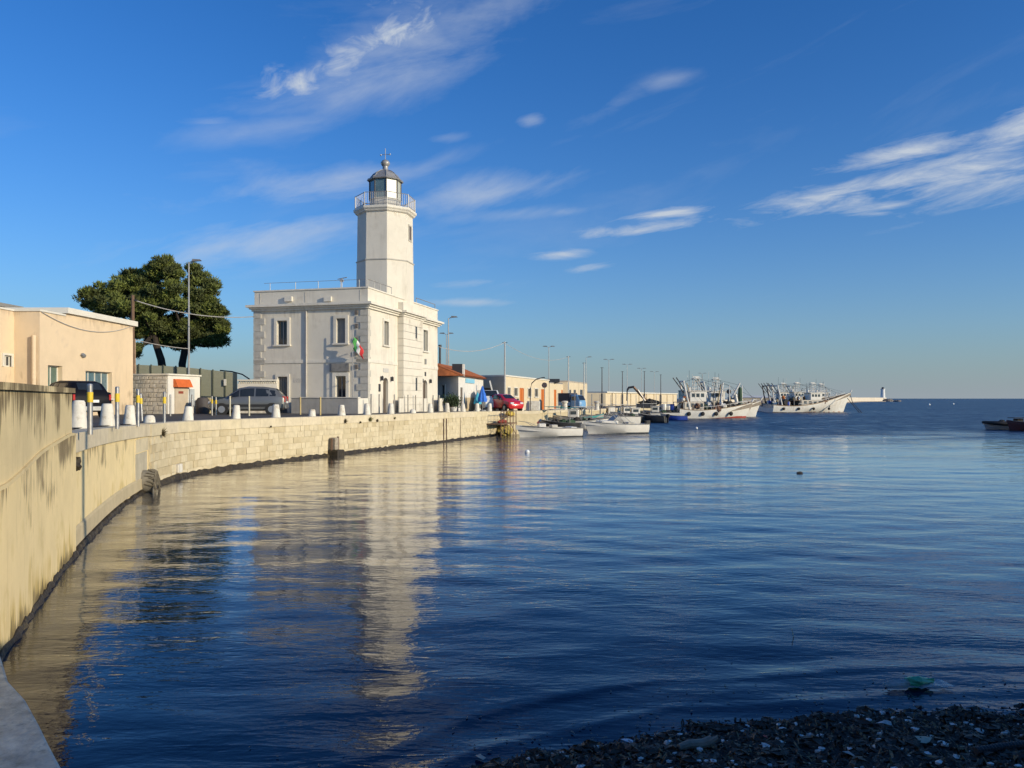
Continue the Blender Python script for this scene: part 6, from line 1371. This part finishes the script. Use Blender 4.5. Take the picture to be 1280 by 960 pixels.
def green_net_tower():
    d = 122; t = thing('net_hoist', 'tall dark green rolled net hung beside a leaning white derrick', 'net', (xpx(925, d), d, 1.6)); z = lambda y: zpx(y, d) - 1.6; x = lambda p: xpx(p, d) - xpx(925, d)
    MB().lathe([(.25, 0), (.34, .6), (.36, z(495)), (.28, z(486)), (.08, z(483.4))], 10).build('rolled_net', M_netg, t, True)
    MB().tube([(x(915), 0, z(497)), (x(925), 0, z(478.5))], [.16, .12], 8).build('derrick', M_white, t); MB().tube([(x(921), 0, z(503)), (x(919), 0, z(493))], .3, 8).build('derrick_base', M_hullw, t)
    d = 124; t = thing('white_derrick', 'thick white derrick leaning between the two left trawlers', 'derrick', (xpx(900, d), d, 1.6))
    MB().tube([(0, 0, 0), (.45, 0, zpx(478.5, d) - 1.6)], [.2, .14], 8).build('spar', M_white, t); MB().tube([(-.5, 0, 0), (.1, .1, zpx(481, d) - 1.6)], .06, 6).build('stay', M_dkiron, t)
    t = thing('black_ball', 'black day signal ball above the left trawler gear', 'signal', (xpx(911, d), d, 2)); MB().tube([(0, 0, 0), (0, 0, zpx(490, d) - 2)], .05, 6).build('staff', M_dkiron, t); MB().blob((0, 0, zpx(489.5, d) - 2), .38, 12, 8, 0).build('ball', M_netd, t, True)
green_net_tower()
trawler(1012, 168, 10, 19.5, 'big white trawler farthest right with high flared bow', 3, fb=1.4, rise=2.9, house=-.02, boot=(mat('rusty_boot', (.42, .16, .07), .8), .12))
trawler(1000, 174, 8, 17.0, 'trawler moored behind the big right one, showing masts and gear', 4, fb=1.6, rise=2.0, house=-.1)
trawler(990, 181, 7, 16.0, 'third trawler of the right cluster, its dark derricks leaning left', 5, fb=1.6, rise=1.8, house=-.2, white_gantry=False)
trawler(1018, 188, 7, 16.0, 'hindmost trawler of the right cluster, mostly hidden by masts', 6, fb=1.6, rise=1.8, house=.05)
def mooring_lines():
    for i in range(2):
        o = MB().tube([(xpx(1063 - i * 4, 166), 166, 3.6 - i * .5), (xpx(1066 - i * 2, 164), 164, 2.0), (xpx(1078 - i * 3, 160), 160, -.1)], .07, 5).build('mooring_line', M_netd); tag(o, ['right hand dark mooring line from the big trawler bow into the water', 'left hand dark mooring line from the big trawler bow into the water'][i], 'rope')
mooring_lines()

def ribs():
    d = 74; t = thing('dinghy', 'black rimmed pale dinghy lying at the right edge of the photo', 'boat', (xpx(1258, d), d, 0), R(176), 'boats at the right edge')
    make_hull(t, 4.6, 1.8, .5, .25, .12, .25, mat('grey_white_hull', (.50, .48, .46), .6, .1), .88, depth=.2, strake=M_black)
    for s in (-1, 1):
        MB().tube([(-2.2, s * .85, .58), (-.5, s * .92, .58), (.8, s * .85, .60), (1.7, s * .5, .66), (2.15, s * .05, .7)], [.2, .2, .2, .18, .12], 10).build('tube_collar', M_black, t, True)
    MB().box(-1.4, -.8, -.35, .35, .4, 1.05).build('console', M_netd, t, bevel=.05); MB().box(-1.8, -.4, -.55, .55, 1.1, 1.16).build('canopy', M_black, t); outboard(t, -2.3, .3, .9, M_black); MB().blob((.4, 0, .75), (.3, .3, .2), 9, 5, .2).build('gear_bag', M_netd, t)
    d = 71; t = thing('fishing_boat', 'dark red brown boat cut off by the right edge of the photo', 'boat', (xpx(1291, d), d, 0), R(172), 'boats at the right edge')
    make_hull(t, 4.8, 1.9, .7, .3, .3, .3, mat('maroon_hull', (.10, .03, .03), .6), .85, depth=.25); MB().box(-.9, .5, -.5, .5, .5, 1.5).build('wheelhouse', M_gel, t, bevel=.06); MB().box(.0, .4, -.512, -.49, 1.0, 1.35).build('window', M_clear, t); MB().tube([(0, 0, 1.4), (0, 0, 2.2)], .04, 6).build('mast', M_iron, t)
ribs()

# ------------------------------------------------------------------ mole with its small lighthouse
def mole():
    t = thing('mole', 'long pale breakwater mole reaching out on the horizon', 'breakwater', (0, 0, 0)); z1 = zpx(497, 700)
    pts = [Vector((64, 285, 0)), Vector((170, 420, 0)), Vector((300, 660, 0)), Vector((xpx(1105, 715), 715, 0)), Vector((xpx(1108, 730), 730, 0))]
    for i in range(len(pts) - 1):
        a, b = pts[i], pts[i + 1]; d = (b - a).normalized(); n = Vector((d.y, -d.x, 0)); zt = 2.5 if i < 1 else z1
        MB().fbox(a, d, n, 0, (b - a).length, -1, zt, -7, 0).build('mole_wall', mat('mole_concrete', (.62, .55, .44), .9, .08, .1), t)
        MB().fbox(a, d, n, 0, (b - a).length, -1, .5, .0, 3).build('mole_footing', mat('mole_toe', (.28, .24, .2), .9, .2, .2), t)
    d = 715; t = thing('beacon', 'small white beacon tower at the end of the breakwater', 'lighthouse', (xpx(1103.5, d), d, z1))
    h = zpx(484, d) - z1
    MB().lathe([(2.1, -.5), (2.0, .5), (1.7, h * .78), (2.1, h * .8), (2.1, h * .84)], 12).build('shaft', mat('beacon_white', (.72, .72, .70), .7, .05), t, True)
    MB().lathe([(1.15, h * .84), (1.15, h * .94), (1.4, h * .945), (.2, h + .1)], 10).build('lantern', M_dkiron, t)
    r = random.Random(6)
    for i in range(26):
        px = r.uniform(1098, 1127); q = r.uniform(.8, 2.2) * (1.2 if px < 1115 else .7); o = MB().blob((0, 0, 0), (q * 1.3, q, q * .8), 8, 5, .3).build('rock', mat('mole_rock', (.22, .20, .18), .9, .3, .5)); o.location = (xpx(px, 712), 712 + r.uniform(-4, 3), q * .2); tag(o, 'one of the dark boulders heaped around the beacon on the breakwater end', 'rock', 'boulders at the breakwater end')
mole()

# ------------------------------------------------------------------ floating things
def floats():
    for (px, py, r, lab) in ((659, 566, .13, 'white buoy floating off the end of the quay'), (870.5, 536, .14, 'small white buoy off the left trawler'), (1161.5, 506.5, .5, 'left one of two distant white buoys near the horizon'), (1191.5, 505.5, .5, 'right one of two distant white buoys near the horizon')):
        d = H * F / (py - HOR); t = thing('buoy', lab, 'buoy', (xpx(px, d), d, 0), 0, 'white buoys'); MB().blob((0, 0, r * .4), r, 14, 8, 0).build('float', M_plate, t, True); MB().tube([(0, 0, r * 1.2), (0, 0, r * 1.8)], r * .12, 6).build('ring', M_grub, t)
    d = H * F / (591.5 - HOR); o = MB().blob((0, 0, .02), (.13, .06, .045), 10, 6, .25).build('floating_float', M_netd, None, True); o.location = (xpx(1000, d), d, 0); tag(o, 'small dark float drifting alone in mid bay', 'float')
    d = H * F / (797 - HOR); o = MB().tube([(0, 0, -.1), (-.03, 0, .05), (-.045, 0, .12)], [.006, .006, .004], 6).build('stick', mat('pale_reed', (.42, .46, .34), .6)); o.location = (xpx(994, d), d, 0); tag(o, 'thin pale stick poking out of the water', 'stick')
floats()

# ------------------------------------------------------------------ flotsam on the beach
def beach_spot(px, py):
    y = 7.0
    for _ in range(8):
        x = xpx(px, y); z = float(beach_z(x, y)); y = (H - z) * F / (py - HOR)
    return xpx(px, y), y, max(0.0, float(beach_z(xpx(px, y), y)))
def flotsam():
    M_film = mat('clear_plastic', (.42, .46, .44), .25, .3, 12, spec=.7, alpha=.55); M_gfilm = mat('green_plastic', (.05, .36, .17), .25, .3, 12, spec=.7)
    x, y, z = beach_spot(1140, 876); t = thing('plastic_bottle', 'crumpled plastic bottle with green end lying in the shallows', 'bottle', (x, y, .02), R(8))
    m = MB(); r = random.Random(9); n = 12
    m.rings([[(xx, (q + r.uniform(-.013, .013)) * math.cos(2 * math.pi * k / n), .035 + (q + r.uniform(-.015, .015)) * .75 * math.sin(2 * math.pi * k / n)) for k in range(n)] for xx, q in ((-.32, .015), (-.30, .03), (-.22, .05), (-.14, .055), (-.05, .05))]).build('clear_end', M_film, t)
    m = MB(); m.rings([[(xx, (q + r.uniform(-.015, .015)) * math.cos(2 * math.pi * k / n), .045 + (q + r.uniform(-.015, .02)) * .9 * math.sin(2 * math.pi * k / n)) for k in range(n)] for xx, q in ((-.05, .05), (.02, .07), (.08, .06), (.16, .045), (.24, .02))]).build('green_end', M_gfilm, t)
    m = MB(); V = [(u_ * .5 - .1, v_ * .18 - .12, .012 + .025 * r.random()) for u_ in np.linspace(0, 1, 9) for v_ in (0, .5, 1)]; m.add(V, [(3 * a + b, 3 * a + b + 1, 3 * a + b + 4, 3 * a + b + 3) for a in range(8) for b in range(2)]).build('torn_film', M_film, t)
    x, y, z = beach_spot(872, 936); t = thing('driftwood', 'short pale driftwood log lying on the seaweed', 'driftwood', (x, y, z + .03), R(14))
    MB().tube([(-.17, 0, 0), (-.08, .01, .012), (.05, 0, .008), (.13, 0, .02)], [.028, .036, .04, .048], 9).build('log', mat('grey_driftwood', (.24, .21, .16), .9, .3, 12, .004, 40), t); MB().tube([(.1, -.02, .02), (.17, -.03, .06)], [.028, .02], 7).build('stub', mat('grey_driftwood', (.24, .21, .16)), t)
    x, y, z = beach_spot(1255, 941); o = MB(); P = [(-.22 + .05 * k, .02 * math.sin(k * .4), .03) for k in range(14)]
    pts = []; rr = []
    for i in range(60): f = i / 59; pts.append((-.25 + f * .9, .03 * math.sin(f * 3), .03 + .01 * f)); rr.append(.034 if i % 2 else .028)
    o.tube(pts, rr, 10).build('corrugated_hose', mat('black_hose', (.03, .03, .032), .6), None); ob = bpy.data.objects['corrugated_hose']; ob.location = (x, y, z); ob.rotation_euler = (0, 0, R(9)); tag(ob, 'black corrugated hose on the seaweed at the right edge', 'hose')
    def scrap(name, px, py, s, c, label, cat, seed, thick=.4):
        x, y, z = beach_spot(px, py); rr_ = random.Random(seed); m = MB(); n = 7
        top = [(s * rr_.uniform(.6, 1.1) * math.cos(2 * math.pi * k / n), s * .6 * rr_.uniform(.6, 1.1) * math.sin(2 * math.pi * k / n), s * thick * rr_.uniform(0, 1)) for k in range(n)]
        m.add(top + [(0, 0, s * thick * 1.1)], [(k, (k + 1) % n, n) for k in range(n)] + [tuple(range(n))[::-1]]); o = m.build(name, mat('scrap_%s' % name + str(seed), c, .5, .2, 20)); o.location = (x, y, z + .015); o.rotation_euler = (R(rr_.uniform(-8, 8)), 0, rr_.uniform(0, 6)); tag(o, label, cat)
    scrap('paper_scrap', 785, 930, .075, (.5, .55, .6), 'pale bluish scrap at the edge of the small puddle', 'scrap', 1, .15)
    scrap('plastic_scrap', 1106, 908, .07, (.55, .55, .52), 'crumpled white plastic scrap right of the shell', 'scrap', 2, .6)
    scrap('plastic_cup', 995, 911, .035, (.6, .6, .57), 'upright white shell shaped scrap near the waterline', 'scrap', 3, 1.2)
    scrap('foam_strip', 1155, 928, .11, (.42, .40, .28), 'long yellowish foam strip in the middle of the wrack', 'scrap', 4, .25)
    scrap('paper_scrap', 958, 936, .09, (.45, .45, .42), 'flat grey white scrap in the lower wrack', 'scrap', 5, .12)
    scrap('red_scrap', 957, 924, .03, (.45, .06, .04), 'small red scrap left of the grey white one', 'scrap', 6, .5)
    scrap('plastic_bag', 1060, 948, .10, (.30, .28, .26), 'dull crumpled bag at the bottom of the picture', 'bag', 7, .4)
    scrap('plastic_scrap', 1225, 916, .08, (.45, .46, .42), 'pale oblong scrap above the black hose', 'scrap', 8, .2)
    scrap('plastic_scrap', 1195, 950, .05, (.55, .54, .5), 'white scrap left of the black hose', 'scrap', 10, .4)
    scrap('pebble', 600, 957, .07, (.5, .46, .36), 'pale stone at the left tip of the wrack', 'stone', 9, .5)
flotsam()

# ------------------------------------------------------------------ unseen wall added to shade the shore, unseen lamp post added for its shadow
def shade_casters():
    sun2 = Vector((math.cos(SUN_AZ), math.sin(SUN_AZ), 0)); per = Vector((-sun2.y, sun2.x, 0)); q0 = 5.2
    a = sun2 * q0 + per * -7.0; b = sun2 * q0 + per * 10.5
    t = thing('shade_caster_wall', 'unseen stone wall added beside the beach to cast its shade, outside the view', 'wall', (0, 0, 0))
    d = (b - a).normalized(); n = Vector((d.y, -d.x, 0)); L = (b - a).length
    MB().fbox(a, d, n, 0, L, -.5, 4.15, 0, 1.2).build('wall_face', M_stone, t); MB().fbox(a, d, n, -.1, L + .1, 4.153, 4.35, -.1, 1.3).build('coping', M_coping, t)
    p, tt, nn = q_at(s_px(108)); s = Vector((p[0], p[1], 0)).dot(per); c = sun2 * 5.8 + per * s; hgt = 9.2
    t = thing('lamp_post', 'unseen lamp post added beside the beach to cast a shadow strip on the sea wall', 'lamp post', (c.x, c.y, 0)); MB().tube([(0, 0, -.5), (0, 0, hgt)], .10, 10).build('post', M_pole, t, True); MB().box(-.1, .7, -.12, .12, hgt, hgt + .14).build('lamp_head', M_dkiron, t)
shade_casters()
